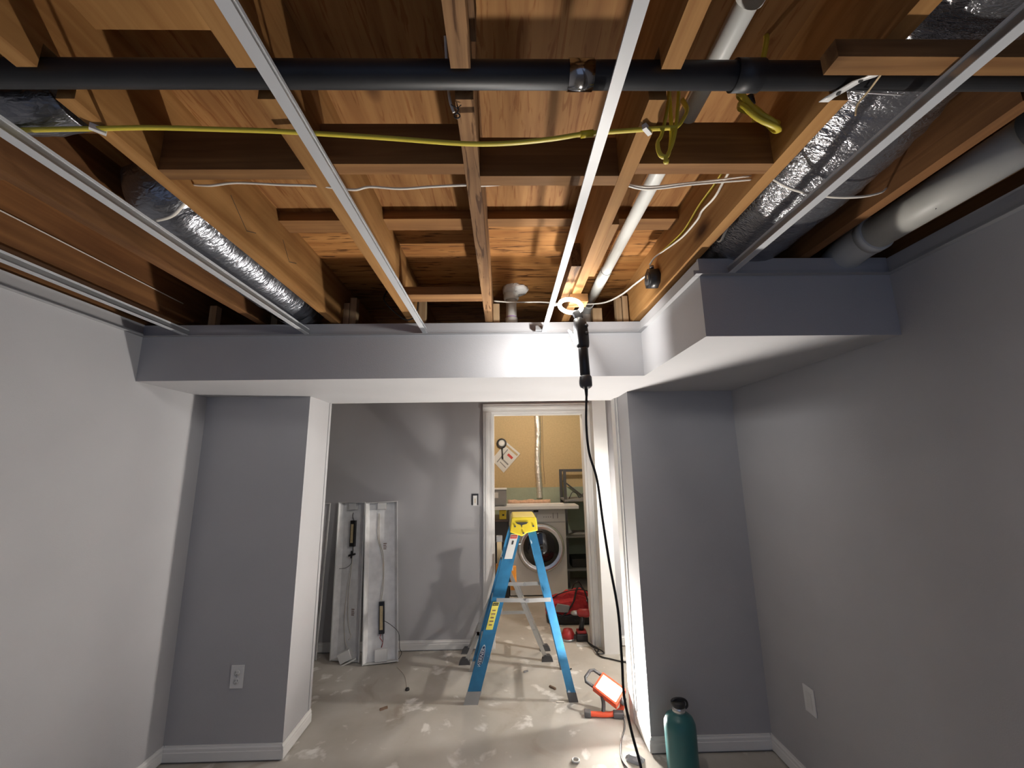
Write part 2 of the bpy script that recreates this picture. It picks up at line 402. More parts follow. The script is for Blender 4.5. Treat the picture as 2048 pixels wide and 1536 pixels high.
for k, x in JX.items():
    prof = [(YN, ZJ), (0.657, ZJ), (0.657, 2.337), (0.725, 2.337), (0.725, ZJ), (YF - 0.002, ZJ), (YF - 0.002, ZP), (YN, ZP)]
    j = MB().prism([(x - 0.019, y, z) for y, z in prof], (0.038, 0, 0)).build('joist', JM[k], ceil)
    if k == 'L2':
        for a, b in (((1.19, 2.398), (1.285, 2.33)), ((1.285, 2.33), (1.335, 2.352)), ((1.50, 2.425), (1.56, 2.36)), ((1.56, 2.36), (1.615, 2.382))):
            MB().bar((x + 0.0192, a[0], a[1]), (x + 0.0192, b[0], b[1]), 0.0022, 0.0006, (1, 0, 0)).build('pencil_mark', INK, j)
def blk(x0, x1, y0, y1, z0, z1, m=BLOCK): return box(x0 + 0.0195, x1 - 0.0195, y0, y1, z0, z1).build('blocking', m, ceil)
J = JX
# row of mid blocking
blk(J['L2'], J['L1'], 0.930, 0.968, ZJ, 2.405); blk(J['L1'], J['C'], 0.911, 0.949, ZJ, 2.40)
blk(J['C'], J['R1'], 0.956, 0.994, ZJ, 2.40); blk(J['R1'], J['R2'], 0.911, 0.949, ZJ, 2.405)
blk(J['L3'], J['L2'], 0.905, 0.943, 2.40, ZP); blk(J['L4'], J['L3'], 0.93, 0.968, ZJ, 2.40)
# flat blocks under the sheet joint
blk(J['L2'], J['L1'], 1.459, 1.545, 2.480, ZP - 0.0005); blk(J['L1'], J['C'], 1.450, 1.528, 2.480, ZP - 0.0005)
blk(J['C'], J['R1'], 1.452, 1.506, 2.480, ZP - 0.0005); blk(J['R1'], J['R2'], 1.455, 1.535, 2.480, ZP - 0.0005)
blk(J['L1'], J['C'], 1.719, 1.800, ZJ, ZJ + 0.038)
# flat boards near the viewer
blk(J['L2'], J['L1'], 0.47, 0.735, 2.468, 2.506, JOIST)
blk(J['C'], J['R1'], 0.18, 0.22, ZJ, 2.40); blk(J['R2'], J['R3'], 0.15, 0.19, ZJ + 0.1, ZP)
box(0.603, 1.42, 0.598, 0.634, 2.245, ZJ).build('nailer', BLOCK, ceil)
# sister scabs on the joist beside the white pipe
box(J['R1'] - 0.0575, J['R1'] - 0.0195, 1.50, 1.83, ZJ + 0.02, ZJ + 0.12).build('sister_block', JOISTOLD, ceil)
box(J['R1'] + 0.0195, J['R1'] + 0.043, 1.18, 1.55, ZJ - 0.0, ZJ + 0.09).build('sister_block', JOIST, ceil)
box(J['R1'] - 0.03, J['R1'] + 0.05, 1.72, 1.79, ZJ - 0.036, ZJ - 0.0005).build('sister_block', BLOCK, ceil)
# side cleat on centre joist
box(J['C'] + 0.0195, J['C'] + 0.030, 0.2, 0.655, ZJ + 0.06, ZJ + 0.14).build('sister_block', JOISTOLD, ceil)
# bulkhead hangers standing beside the joists
for x, w, h in ((J['L2'] + 0.022, 0.030, 0.13), (J['L2'] + 0.056, 0.034, 0.16), (J['L1'] + 0.022, 0.036, 0.15), (J['C'] + 0.022, 0.034, 0.12), (0.49, 0.05, 0.09), (0.62, 0.030, 0.15), (0.655, 0.030, 0.16), (J['L3'] + 0.022, 0.034, 0.10), (-1.58, 0.036, 0.12)):
    box(x, x + w, 2.125, 2.165, ZS + 0.0125, ZJ + h).build('hanger_stud', POST, bulk)

# ------------------------------------------------------------------ baseboards, casing, wall angle
def baseboard(name, a, b, nrm, label=None, h=0.082, lift=0.010):
    """profiled skirting from a to b on the floor, face pointing along nrm"""
    a, b, n = Vector((*a, 0)), Vector((*b, 0)), Vector((*nrm, 0))
    prof = [(0, lift), (0.012, lift), (0.012, h * 0.62), (0.010, h * 0.66), (0.010, h * 0.82), (0.006, h * 0.9), (0.005, h), (0, h)]
    mb = MB().prism([a + n * d + Vector((0, 0, z)) for d, z in prof], b - a)
    return struct(mb.build(name, TRIMW), label)
g = 0.0005
baseboard('baseboard_left', (XL + g, YN), (XL + g, YP), (1, 0))
baseboard('baseboard_right', (XR - g, YN), (XR - g, YPR), (-1, 0))
baseboard('baseboard_pier_left', (XL + 0.012, YP - g), (XOL, YP - g), (0, -1))
baseboard('baseboard_pier_jamb', (XOL + g, YP - 0.012), (XOL + g, YPB), (1, 0))
baseboard('baseboard_pier_right', (XOR, YPR - g), (XR - 0.012, YPR - g), (0, -1))
baseboard('baseboard_right_jamb', (XOR - g, YPR - 0.012), (XOR - g, 2.79), (-1, 0))
baseboard('baseboard_far_left', (-2.6, YF - g), (-0.203, YF - g), (0, -1))
baseboard('baseboard_far_right', (0.926, YF - g), (1.65, YF - g), (0, -1))
ntrim = [0]
def trim(mb, m, label=None):
    ntrim[0] += 1
    return struct(mb.build('trim_%d' % ntrim[0], m), label)
# door casing, stepped profile
cas = MB()
for o, i, p in ((-0.203, -0.121, 0.012), (-0.195, -0.150, 0.019), (-0.178, -0.160, 0.023)):
    cas.box(o, i, YF - p, YF - 0.0005, 0.0, 2.022)
for z0, z1, p in ((2.0225, 2.104, 0.012), (2.051, 2.096, 0.019), (2.060, 2.079, 0.023)):
    cas.box(-0.203, 0.801, YF - p, YF - 0.0005, z0, z1)
for o, i, p in ((0.755, 0.801, 0.012), (0.784, 0.801, 0.019)):
    cas.box(o, i, YF - p, YF - 0.0005, 0.0, 2.022)
trim(cas, TRIMW, 'pale moulded casing around the doorway')
jm = MB(); jm.box(-0.1205, -0.100, YF + 0.0, YF + 0.12, 0, 2.0215); jm.box(0.734, 0.7545, YF, YF + 0.12, 0, 2.0215); jm.box(-0.100, 0.734, YF, YF + 0.12, 2.0005, 2.0215)
trim(jm, TRIMW, 'pale door jamb lining')
trim(box(XOR - 0.014, XOR - 0.0005, 2.805, YPB, 0, ZS - 0.0005), TRIMW, 'pale strip on the right opening jamb')
trim(box(XOR - 0.006, XOR - 0.0005, 2.770, 2.792, 0, ZS - 0.0005), TRIMW)
trim(box(XOL + 0.0005, XOL + 0.004, YPB - 0.03, YPB, 0.083, ZS - 0.0005), PAINT)
def wall_angle(a, b, nrm, label):
    a, b, n = Vector((*a, 0)), Vector((*b, 0)), Vector((*nrm, 0))
    prof = [(0.0006, ZG), (0.0225, ZG), (0.0225, ZG + 0.0022), (0.0024, ZG + 0.0022), (0.0024, ZG + 0.022), (0.0006, ZG + 0.022)]
    trim(MB().prism([a + n * d + Vector((0, 0, z)) for d, z in prof], b - a), ANGLE, label)
wall_angle((XL, YN), (XL, YS), (1, 0), 'white wall angle along the left wall')
wall_angle((XL + 0.023, YS), (XSR - 0.001, YS), (0, -1), 'white wall angle along the long bulkhead face')
wall_angle((XSR, YSR + 0.001), (XSR, YS - 0.023), (-1, 0), 'white wall angle along the bulkhead side')
wall_angle((XSR - 0.022, YSR), (XR - 0.001, YSR), (0, -1), 'white wall angle along the right bulkhead face')
wall_angle((XR, YN), (XR, YSR - 0.023), (-1, 0), 'white wall angle along the right wall')

# ------------------------------------------------------------------ ceiling grid tees
def tee(x, y1, label):
    t = thing('ceiling_tee', label, 'ceiling tee', (x, (YN + y1) / 2, ZG + 0.0023), 'suspended ceiling main tees')
    z = ZG + 0.0023; y0 = YN
    MB().box(x - 0.012, x + 0.012, y0, y1, z, z + 0.0018).build('flange', GRIDW, t)
    MB().box(x - 0.0012, x + 0.0012, y0, y1, z + 0.0018, z + 0.027).build('web', STEEL, t)
    MB().box(x - 0.0035, x + 0.0035, y0, y1, z + 0.027, z + 0.034).build('bulb', GRIDW, t)
    return t
tee(-1.625, YS - 0.003, 'white steel ceiling tee nearest the left wall')
tee(-1.010, YS - 0.003, 'white steel ceiling tee below the left flexible duct')
t3 = tee(-0.405, YS - 0.003, 'white steel ceiling tee just left of the joist with the eye hook')
t4 = tee(0.2104, YS - 0.003, 'white steel ceiling tee the inspection lamp hangs from')
tee(0.8326, YSR - 0.003, 'white steel ceiling tee below the right foil duct')
MB().prism([(-0.418, 0.70, ZG + 0.004), (-0.418, 0.775, ZG + 0.004), (-0.430, 0.745, ZG + 0.025), (-0.430, 0.715, ZG + 0.025)], (0.003, 0, 0)).build('splice_clip', GRIDW, t3)
MB().box(0.165, 0.1975, YS - 0.055, YS - 0.024, ZG + 0.004, ZG + 0.026).build('end_clip', STEEL, t4)

# ------------------------------------------------------------------ pipes
p = thing('drain_pipe', 'long black plastic drain pipe crossing the joists', 'pipe', (0, PY, PZ - PR))
MB().cyl((XL + 0.01, PY, PZ), (1.205, PY, PZ), PR, 28).build('pipe_run', ABS, p)
MB().cyl((0.135, PY, PZ), (0.185, PY, PZ), PR + 0.0025, 28).build('metal_band', plain('gloss_band', (0.35, 0.35, 0.36), 0.16, 1.0), p)
MB().cyl((0.47, PY, PZ), (0.525, PY, PZ), PR + 0.004, 28).build('coupling', ABS, p)

p = thing('vent_pipe', 'slim white plastic pipe running between two joists', 'pipe', (0.485, 0.7, 2.40))
MB().cyl((0.487, -0.6, 2.424), (0.485, 2.20, 2.424), 0.0235, 24).build('pipe_run', PVC, p)
MB().cyl((0.487, 0.44, 2.424), (0.487, 0.635, 2.424), 0.0285, 24).build('coupling', PVC, p)
MB().cyl((0.485, 1.78, 2.424), (0.485, 2.06, 2.424), 0.0262, 24).build('sleeve', PVCD, p)
MB().tube(smooth_path([(0.485, 2.19, 2.424), (0.485, 2.25, 2.415), (0.485, 2.28, 2.37), (0.485, 2.285, 2.05)], 5), 0.0285, 20).build('elbow', PVC, p)

p = thing('sewer_pipe', 'thick scuffed white pipe with a rounded elbow beside the right wall', 'pipe', (1.292, 1.0, 2.24))
MB().cyl((1.292, 0.80, 2.305), (1.292, 1.33, 2.305), 0.055, 32).build('pipe_run', PVCD, p)
MB().cyl((1.292, 0.70, 2.305), (1.292, 0.83, 2.305), 0.062, 32).build('black_coupling', ABS, p)
MB().tube(smooth_path([(1.292, 1.29, 2.305), (1.292, 1.37, 2.303), (1.292, 1.45, 2.28), (1.292, 1.52, 2.21), (1.292, 1.54, 2.05)], 5), 0.061, 28).build('elbow', PVC, p)
MB().cyl((1.292, 1.27, 2.305), (1.292, 1.30, 2.305), 0.0625, 28).build('hub_rim', PVC, p)
for pt in ((1.268, 1.06, 0), (1.275, 1.075, 0)):
    MB().bar((pt[0], pt[1], 2.256), (pt[0] + 0.012, pt[1] + 0.012, 2.2535), 0.003, 0.002).build('print_mark', INK, p)

MB().bar((1.318, 0.86, 2.2562), (1.316, 1.24, 2.2555), 0.0016, 0.0016).build('seam_line', INKBR, p)
p = thing('floor_drain_stub', 'short upright white pipe with purple primer under a putty flange', 'pipe', (0.046, 2.2, ZS + 0.013))
MB().cyl((0.046, 2.2, ZS + 0.013), (0.046, 2.2, 2.47), 0.030, 24).build('pipe_run', PVC, p)
MB().cyl((0.046, 2.2, 2.285), (0.046, 2.2, 2.345), 0.035, 24).build('hub', PVC, p)
MB().cyl((0.046, 2.2, 2.345), (0.046, 2.2, 2.352), 0.0308, 24).build('primer_ring', PURPLE, p)
MB().lathe([(0.036, 0), (0.043, 0.01), (0.043, 0.05), (0.036, 0.055)], (0.046, 2.2, 2.452)).build('top_collar', PVCD, p)
mb = MB(); rnd = random.Random(3)
mb.rings([[Vector((0.066 + math.cos(a) * rr * (0.8 + 0.4 * rnd.random()), 2.18 + math.sin(a) * rr * (0.8 + 0.4 * rnd.random()), z)) for a in [2 * PI * q / 14 for q in range(14)]] for rr, z in ((0.03, 2.486), (0.062, 2.492), (0.070, 2.508), (0.066, 2.5175))])
mb.build('putty', FOAM, p)

# ------------------------------------------------------------------ flexible ducts
def duct(name, label, path, rx, rz, mat, seed, parts=True, nring=14, rib=0.016, wr=0.010):
    rnd = random.Random(seed)
    pts = smooth_path(path, nring); n = 36; rs = []
    ph = [rnd.random() * 6.28 for _ in range(6)]
    d_acc = 0; prev = None
    for i, q in enumerate(pts):
        d = (pts[min(i + 1, len(pts) - 1)] - pts[max(i - 1, 0)]).normalized()
        if i: d_acc += (pts[i] - pts[i - 1]).length
        x = d.cross(Vector((0, 0, 1))) if abs(d.z) < 0.95 else Vector((1, 0, 0))
        x.normalize(); y = x.cross(d).normalized()
        t = i / (len(pts) - 1)
        ax = rx(t) if callable(rx) else rx; az = rz(t) if callable(rz) else rz
        ring = []
        for k in range(n):
            a = 2 * PI * k / n
            w = 1 + rib * math.sin(d_acc * 150 + 0.7 * math.sin(3 * a + ph[0])) + wr * math.sin(5 * a + ph[1] + d_acc * 30) + wr * 0.8 * math.sin(9 * a - d_acc * 60 + ph[2]) + rnd.uniform(-1, 1) * wr * 0.6
            ring.append(q + x * math.cos(a) * ax * w + y * math.sin(a) * az * w)
        rs.append(ring)
    mb = MB().rings(rs)
    c = pts[0]
    t = thing(name, label, 'duct', (path[0][0], path[0][1], min(q.z for q in pts) - 0.1))
    mb.build('foil_sleeve', mat, t)
    return t, pts
dl, pts = duct('flexible_duct', 'grey foil flexible duct between the left joists', [(-1.077, 1.19, 2.47), (-1.077, 1.21, 2.425), (-1.077, 1.30, 2.395), (-1.077, 1.55, 2.385), (-1.075, 1.80, 2.38), (-1.07, 2.02, 2.385), (-1.07, 2.12, 2.39)], 0.122, lambda t: 0.075 + 0.04 * min(1, t * 6), FOILD, 5)
MB().tube([(-1.077, 2.00, 2.385), (-1.077, 2.05, 2.386)], 0.126, 36, caps=False).build('tape_band', FOILD, dl)
duct('flexible_duct', 'silver foil wrapped duct between the right joists', [(0.925, -0.5, 2.425), (0.925, 0.3, 2.425), (0.925, 0.66, 2.428), (0.925, 0.78, 2.42), (0.925, 0.95, 2.392), (0.92, 1.25, 2.386), (0.92, 1.60, 2.38), (0.92, 2.0, 2.36)], 0.168, lambda t: 0.082 + 0.038 * max(0, min(1, (t - 0.48) / 0.16)), FOILS, 8, nring=20)
duct('flexible_duct', 'short grey foil duct elbow behind the black pipe at far left', [(-1.235, 0.80, 2.355), (-1.12, 0.80, 2.345), (-1.02, 0.80, 2.345), (-0.96, 0.80, 2.36)], 0.062, 0.062, FOILD, 12, nring=8)

# ------------------------------------------------------------------ cables under the ceiling
def cable(name, label, pts, r, mat, flat=0.6, k=7, n=8):
    return tag(MB().tube(smooth_path(pts, k), r, n, flat=flat).build(name, mat), label, 'cable')
yc = thing('yellow_cable', 'yellow cable stapled across the joist undersides with a hanging loop', 'cable', (0, 0.795, 2.23))
MB().tube(smooth_path([(-1.20, 0.80, 2.272), (-1.03, 0.795, 2.274), (-0.885, 0.795, 2.2775), (-0.774, 0.795, 2.280), (-0.632, 0.795, 2.276), (-0.48, 0.795, 2.270), (-0.269, 0.795, 2.255), (-0.092, 0.795, 2.240), (0.008, 0.795, 2.240), (0.109, 0.795, 2.251), (0.182, 0.795, 2.264), (0.245, 0.795, 2.270), (0.329, 0.795, 2.277), (0.372, 0.797, 2.282), (0.400, 0.800, 2.288), (0.420, 0.803, 2.315), (0.433, 0.81, 2.345), (0.44, 0.84, 2.40)], 7), 0.0062, 8, flat=0.65).build('cable_run', YEL, yc)
MB().tube(smooth_path([(0.386, 0.78, 2.40), (0.378, 0.79, 2.33), (0.364, 0.80, 2.27), (0.352, 0.80, 2.245), (0.356, 0.80, 2.215), (0.372, 0.80, 2.212), (0.384, 0.805, 2.25), (0.392, 0.81, 2.30), (0.398, 0.815, 2.40)], 6), 0.0062, 8, flat=0.65).build('loop', YEL, yc)
MB().tube(smooth_path([(0.412, 0.79, 2.40), (0.402, 0.80, 2.31), (0.388, 0.80, 2.25), (0.366, 0.80, 2.202), (0.372, 0.80, 2.197)], 6), 0.0062, 8, flat=0.65).build('cable_end', YEL, yc)
for x in (-0.886, 0.329):
    MB().bar((x - 0.010, 0.786, 2.2765), (x + 0.010, 0.805, 2.2765), 0.010, 0.0125).build('staple', WHITEA, yc)
MB().cyl((0.178, 0.795, 2.2625), (0.206, 0.795, 2.2665), 0.0078, 10).build('tape_wrap', YELP, yc)

coil = thing('cable_coil', 'coiled bundle of yellow cable hanging between the right joists', 'cable', (0.62, 0.85, 2.29))
for cx, cz, ra, rb, tilt, yo in ((0.612, 2.362, 0.062, 0.020, 0.85, 0.0), (0.622, 2.352, 0.058, 0.030, 0.70, 0.012), (0.628, 2.368, 0.052, 0.034, 0.55, 0.022)):
    pts = []
    for q in range(24):
        a = 2 * PI * q / 24; u, v = math.cos(a) * ra, math.sin(a) * rb
        pts.append((cx + u * math.cos(tilt) + v * math.sin(tilt), 0.83 + yo + v * 0.9 + 0.004 * math.sin(3 * a), cz - u * math.sin(tilt) + v * math.cos(tilt)))
    MB().tube(pts, 0.0068, 8, closed=True, flat=0.5).build('loop', YEL, coil)
MB().tube(smooth_path([(0.585, 0.80, 2.41), (0.61, 0.79, 2.45), (0.622, 0.78, 2.50), (0.624, 0.78, 2.5175)], 6), 0.006, 8).build('tail', YEL, coil)
MB().cyl((0.590, 0.82, 2.395), (0.600, 0.83, 2.375), 0.010, 10).build('tie', BLKP, coil)

cable('white_cable', 'thin white cable threaded through the joists behind the blocking', [(-0.868, 1.045, 2.326), (-0.80, 1.02, 2.305), (-0.72, 1.005, 2.302), (-0.60, 1.0, 2.292), (-0.50, 1.0, 2.288), (-0.404, 1.0, 2.276), (-0.358, 1.0, 2.285), (-0.276, 1.0, 2.279), (-0.195, 1.0, 2.285), (-0.10, 1.003, 2.292), (-0.049, 1.005, 2.292), (0.064, 1.01, 2.304), (0.20, 1.01, 2.312), (0.257, 1.0, 2.304), (0.329, 1.0, 2.292), (0.40, 1.0, 2.276), (0.519, 1.0, 2.290), (0.604, 1.0, 2.298), (0.694, 1.005, 2.309)], 0.0042, WCAB)
cable('white_cable', 'second white cable spanning from the slim pipe to the right joist', [(0.349, 1.012, 2.300), (0.41, 1.012, 2.292), (0.50, 1.012, 2.302), (0.60, 1.010, 2.312), (0.694, 1.0, 2.318)], 0.0036, WCAB)
cable('white_cable', 'white cable running down the side of the joist into the dark box', [(0.6895, 0.96, 2.42), (0.6895, 1.11, 2.396), (0.6895, 1.18, 2.380), (0.6895, 1.264, 2.388), (0.6895, 1.304, 2.378), (0.6895, 1.406, 2.382), (0.6895, 1.50, 2.40), (0.685, 1.594, 2.420), (0.670, 1.66, 2.425), (0.66, 1.70, 2.41)], 0.0045, WCAB)
cable('yellow_cable', 'yellow cable clipped along the side of the right joist', [(0.6885, 0.95, 2.45), (0.6885, 1.14, 2.421), (0.6885, 1.276, 2.417), (0.6885, 1.402, 2.400), (0.6885, 1.542, 2.418), (0.6885, 1.66, 2.44)], 0.0048, YEL)
cable('white_cable', 'white cable sagging from the drain stub across to the dark box', [(-0.05, 2.105, 2.41), (0.05, 2.105, 2.402), (0.20, 2.105, 2.402), (0.30, 2.105, 2.394), (0.43, 2.10, 2.386), (0.54, 2.06, 2.378), (0.61, 1.98, 2.388), (0.65, 1.88, 2.40), (0.662, 1.79, 2.392), (0.665, 1.755, 2.385)], 0.0062, WCAB)
cable('white_cable', 'white cable curling across the underside of the right foil duct', [(0.736, 0.985, 2.30), (0.80, 0.99, 2.266), (0.90, 1.0, 2.252), (1.00, 1.01, 2.258), (1.08, 1.03, 2.285), (1.109, 1.04, 2.305)], 0.0045, WCAB)
cable('white_cable', 'loops of white cable hanging beside the foil duct above the bulkhead', [(0.738, 1.10, 2.40), (0.745, 1.18, 2.33), (0.742, 1.24, 2.285), (0.742, 1.27, 2.275), (0.748, 1.30, 2.30), (0.75, 1.33, 2.36), (0.745, 1.30, 2.42)], 0.0045, WCAB)
cable('white_cable', 'slack white cable lying over the left foil duct', [(-0.907, 1.08, 2.31), (-0.96, 1.10, 2.268), (-1.03, 1.12, 2.262), (-1.10, 1.15, 2.27)], 0.0055, WCAB)
cable('white_cable', 'taut pale wire along the leftmost joist', [(-1.6655, -1.2, 2.395), (-1.6655, 0.5, 2.392), (-1.6655, 1.30, 2.392), (-1.6655, 2.05, 2.386)], 0.0026, WCAB, flat=1.0)
cable('white_cable', 'pale wire hanging beside the middle joist behind the black pipe', [(-0.112, 0.69, 2.40), (-0.112, 0.735, 2.34), (-0.108, 0.745, 2.30), (-0.1, 0.75, 2.276)], 0.003, WCAB)
cable('black_cable', 'black cable loop drooping in the dark bay above the bulkhead', [(-0.60, 2.02, 2.44), (-0.611, 2.0, 2.377), (-0.552, 2.0, 2.309), (-0.499, 1.99, 2.268), (-0.462, 1.985, 2.268), (-0.44, 1.99, 2.30), (-0.44, 2.02, 2.40)], 0.005, BLK)
cable('thin_conduit', 'thin pale conduit between the right joists near the viewer', [(0.655, -0.6, 2.41), (0.655, 0.3, 2.41), (0.655, 0.60, 2.41)], 0.006, WCAB, flat=1.0)
cable('steel_rod', 'pale rod lying along the right wall above the thick pipe', [(1.385, 0.2, 2.33), (1.385, 0.9, 2.33), (1.385, 1.36, 2.33)], 0.007, STEEL, flat=1.0)

b = thing('junction_box', 'dark octagonal junction box on the joist beside the bulkhead', 'junction box', (0.67, 1.70, 2.31))
MB().lathe([(0.0, 0), (0.044, 0), (0.046, 0.004), (0.046, 0.042), (0.0, 0.042)], (0.6945, 1.715, 2.350), (-1, 0, 0), 8).build('box_body', BLKP, b)
MB().lathe([(0.0, 0), (0.030, 0), (0.030, 0.004), (0.0, 0.004)], (0.652, 1.715, 2.350), (-1, 0, 0), 16).build('cover', DGREY, b)
MB().box(0.647, 0.6485, 1.70, 1.712, 2.345, 2.362).build('sticker', TAPE, b)
MB().cyl((0.668, 1.70, 2.392), (0.668, 1.70, 2.404), 0.010, 10).build('clamp', STEEL, b)

h = thing('eye_hook', 'small dark screw eye under the middle joist', 'hook', (-0.092, 0.737, 2.26))
MB().tube([(-0.092 + 0.006 * math.cos(a), 0.740, 2.258 + 0.006 * math.sin(a)) for a in [2 * PI * q / 14 for q in range(14)]], 0.0014, 6, closed=True).build('eye', INK, h)
MB().tube([(-0.092, 0.740, 2.2645), (-0.089, 0.739, 2.272), (-0.092, 0.738, 2.2832)], 0.0014, 6).build('shank', INK, h)
MB().tube([(-0.104, 0.733, 2.279), (-0.092, 0.738, 2.274), (-0.083, 0.735, 2.280)], 0.0010, 6).build('wire', INK, h)

s = thing('pipe_strap', 'white perforated strap hooked under the black pipe', 'strap', (0.70, 0.69, 2.26))
rs = []
for yy, zz, xx in ((0.636, 2.262, 0.722), (0.655, 2.266, 0.716), (0.672, 2.2745, 0.706), (0.692, 2.2755, 0.694), (0.712, 2.279, 0.684), (0.7215, 2.276, 0.676)):
    rs.append([Vector((xx - 0.010, yy, zz)), Vector((xx + 0.010, yy, zz)), Vector((xx + 0.010, yy, zz - 0.0015)), Vector((xx - 0.010, yy, zz - 0.0015))])
MB().rings(rs).build('band', WHITEA, s)
for yy, zz, xx in ((0.668, 2.2718, 0.708), (0.700, 2.2754, 0.690)):
    MB().cyl((xx, yy, zz - 0.0012), (xx, yy, zz - 0.0028), 0.004, 12).build('hole', INK, s)
MB().tube(smooth_path([(0.727, 0.640, 2.262), (0.735, 0.68, 2.262), (0.736, 0.71, 2.258), (0.742, 0.725, 2.245)], 4), 0.002, 6).build('twine', TAPE, s)
MB().tube([(0.725, 0.700, 2.277), (0.83, 0.705, 2.276)], 0.0015, 6).build('wire', WHITEA, s)

# ------------------------------------------------------------------ inspection lamp hanging from the tee, with its cord
lx, ly = 0.345, 1.72
lamp = thing('inspection_lamp', 'black corded inspection lamp with a glowing ring hanging from the ceiling tee', 'lamp', (lx, ly, 1.82))
ringM = Matrix.Translation((0.298, ly - 0.005, 2.222)) @ Matrix.Rotation(math.radians(14), 4, 'Y') @ Matrix.Rotation(math.radians(-12), 4, 'X')
ring = MB().tube([(0.049 * math.cos(a), 0.049 * math.sin(a), 0) for a in [2 * PI * q / 32 for q in range(32)]], 0.0090, 12, closed=True).xform(ringM)
ring.build('glowing_ring', EM_RING, lamp)
MB().tube(smooth_path([(0.250, ly - 0.005, 2.230), (0.236, ly, 2.232), (0.2265, ly, 2.228)], 4), 0.005, 8).build('magnet_hook', WHITEA, lamp)
MB().bar((0.318, ly, 2.200), (0.338, ly, 2.160), 0.032, 0.024, (0, 1, 0)).build('neck', BLKP, lamp, 0.004)
# handle: tapered rounded body leaning slightly
def rrect(cx, cy, z, w, d, rot=0.5, n=20, e=4.0):
    out = []
    for k in range(n):
        a = 2 * PI * k / n; c_, s_ = math.cos(a), math.sin(a)
        u = math.copysign(abs(c_) ** (2 / e), c_) * w / 2; v = math.copysign(abs(s_) ** (2 / e), s_) * d / 2
        out.append(Vector((cx + u * math.cos(rot) - v * math.sin(rot), cy + u * math.sin(rot) + v * math.cos(rot), z)))
    return out
rs = [rrect(0.336 + 0.010 * (2.165 - z) / 0.13, ly, z, w, w * 0.8) for z, w in ((2.168, 0.030), (2.162, 0.048), (2.130, 0.056), (2.09, 0.058), (2.055, 0.054), (2.036, 0.048), (2.030, 0.036))]
MB().rings(rs).build('housing', BLKP, lamp)
MB().lathe([(0.018, 0), (0.0215, 0.004), (0.0215, 0.12), (0.019, 0.128)], (0.349, ly, 1.906), (-0.03, 0, 1), 20).build('grip', BLKP, lamp)
MB().lathe([(0.012, 0), (0.0235, 0.008), (0.0265, 0.014), (0.0265, 0.05), (0.0235, 0.056), (0.019, 0.060)], (0.350, ly, 1.850), (0, 0, 1), 22).build('collar', DGREY, lamp)
MB().tube(smooth_path([(0.326, ly - 0.012, 1.905), (0.3215, ly - 0.014, 1.885), (0.3225, ly - 0.014, 1.862), (0.333, ly - 0.012, 1.852)], 4), 0.0026, 6).build('wire_bail', STEEL, lamp)
MB().lathe([(0.0055, 0), (0.0075, 0.03), (0.0085, 0.034)], (0.350, ly, 1.818), (0, 0, 1), 12).build('strain_relief', BLK, lamp)
for z in (2.128, 2.094): MB().lathe([(0, 0), (0.009, 0), (0.007, 0.006), (0, 0.007)], (0.361, ly - 0.016, z), (0.6, -0.8, 0), 12).build('button', DGREY, lamp)
pn = Vector((-0.80, 0.46, -0.38)).normalized(); pt_ = Vector((0.46, 0.80, 0)).normalized(); pu_ = pn.cross(pt_).normalized(); pc = Vector((0.340, ly, 2.085)) + Vector((-0.85, 0.5, 0)) * 0.037
mb = MB(); vs = [pc + pt_ * i * 0.017 + pu_ * (j * 0.036) for i, j in ((-1, -1), (1, -1), (1, 1), (-1, 1))]
mb.prism(vs, pn * 0.004).build('led_panel', EM_TORCH, lamp)
tag(MB().tube(smooth_path([(0.350, 1.72, 1.822), (0.343, 1.72, 1.70), (0.349, 1.72, 1.583), (0.376, 1.72, 1.472), (0.390, 1.72, 1.315), (0.406, 1.72, 1.163), (0.430, 1.72, 0.981), (0.434, 1.72, 0.807), (0.434, 1.72, 0.689), (0.452, 1.715, 0.575), (0.477, 1.70, 0.454), (0.50, 1.66, 0.25), (0.52, 1.56, 0.06), (0.55, 1.40, 0.006), (0.62, 1.1, 0.006), (0.70, 0.7, 0.006)], 7), 0.0050, 8).build('lamp_cord', BLK), 'long black cord dangling from the inspection lamp to the floor', 'cord')

# ------------------------------------------------------------------ work light on the floor
wl_ = thing('work_light', 'glowing orange-framed work light on a stand in the opening', 'work light', (0.58, 2.83, 0))
ctr = Vector((0.645, 2.915, 0.135))
nrm = Vector((-0.06, -0.52, 0.84)).normalized()
side = Vector((0, 0, 1)).cross(nrm).normalized(); vert = nrm.cross(side)       # screen-right / up on the panel
ang = math.radians(-38)
ua = (side * math.cos(ang) + vert * math.sin(ang)); va = nrm.cross(ua).normalized()
WM = Matrix((( ua.x, va.x, nrm.x, ctr.x), (ua.y, va.y, nrm.y, ctr.y), (ua.z, va.z, nrm.z, ctr.z), (0, 0, 0, 1)))
def wbox(a, b_, c_, d, e, f): return MB().box(a, b_, c_, d, e, f).xform(WM)
fr = MB()
W2, H2 = 0.068, 0.046
for a in ((-W2 - 0.016, W2 + 0.016, H2, H2 + 0.016), (-W2 - 0.016, W2 + 0.016, -H2 - 0.016, -H2), (-W2 - 0.016, -W2, -H2, H2), (W2, W2 + 0.016, -H2, H2)):
    fr.box(a[0], a[1], a[2], a[3], -0.030, 0.010)
fr.xform(WM).build('frame', ORED, wl_, 0.004)
wbox(-W2, W2, -H2, H2, -0.028, -0.012).build('back_shell', BLKP, wl_)
wbox(-W2, W2, -H2, H2, -0.010, -0.004).build('led_panel', EM_WORK, wl_)
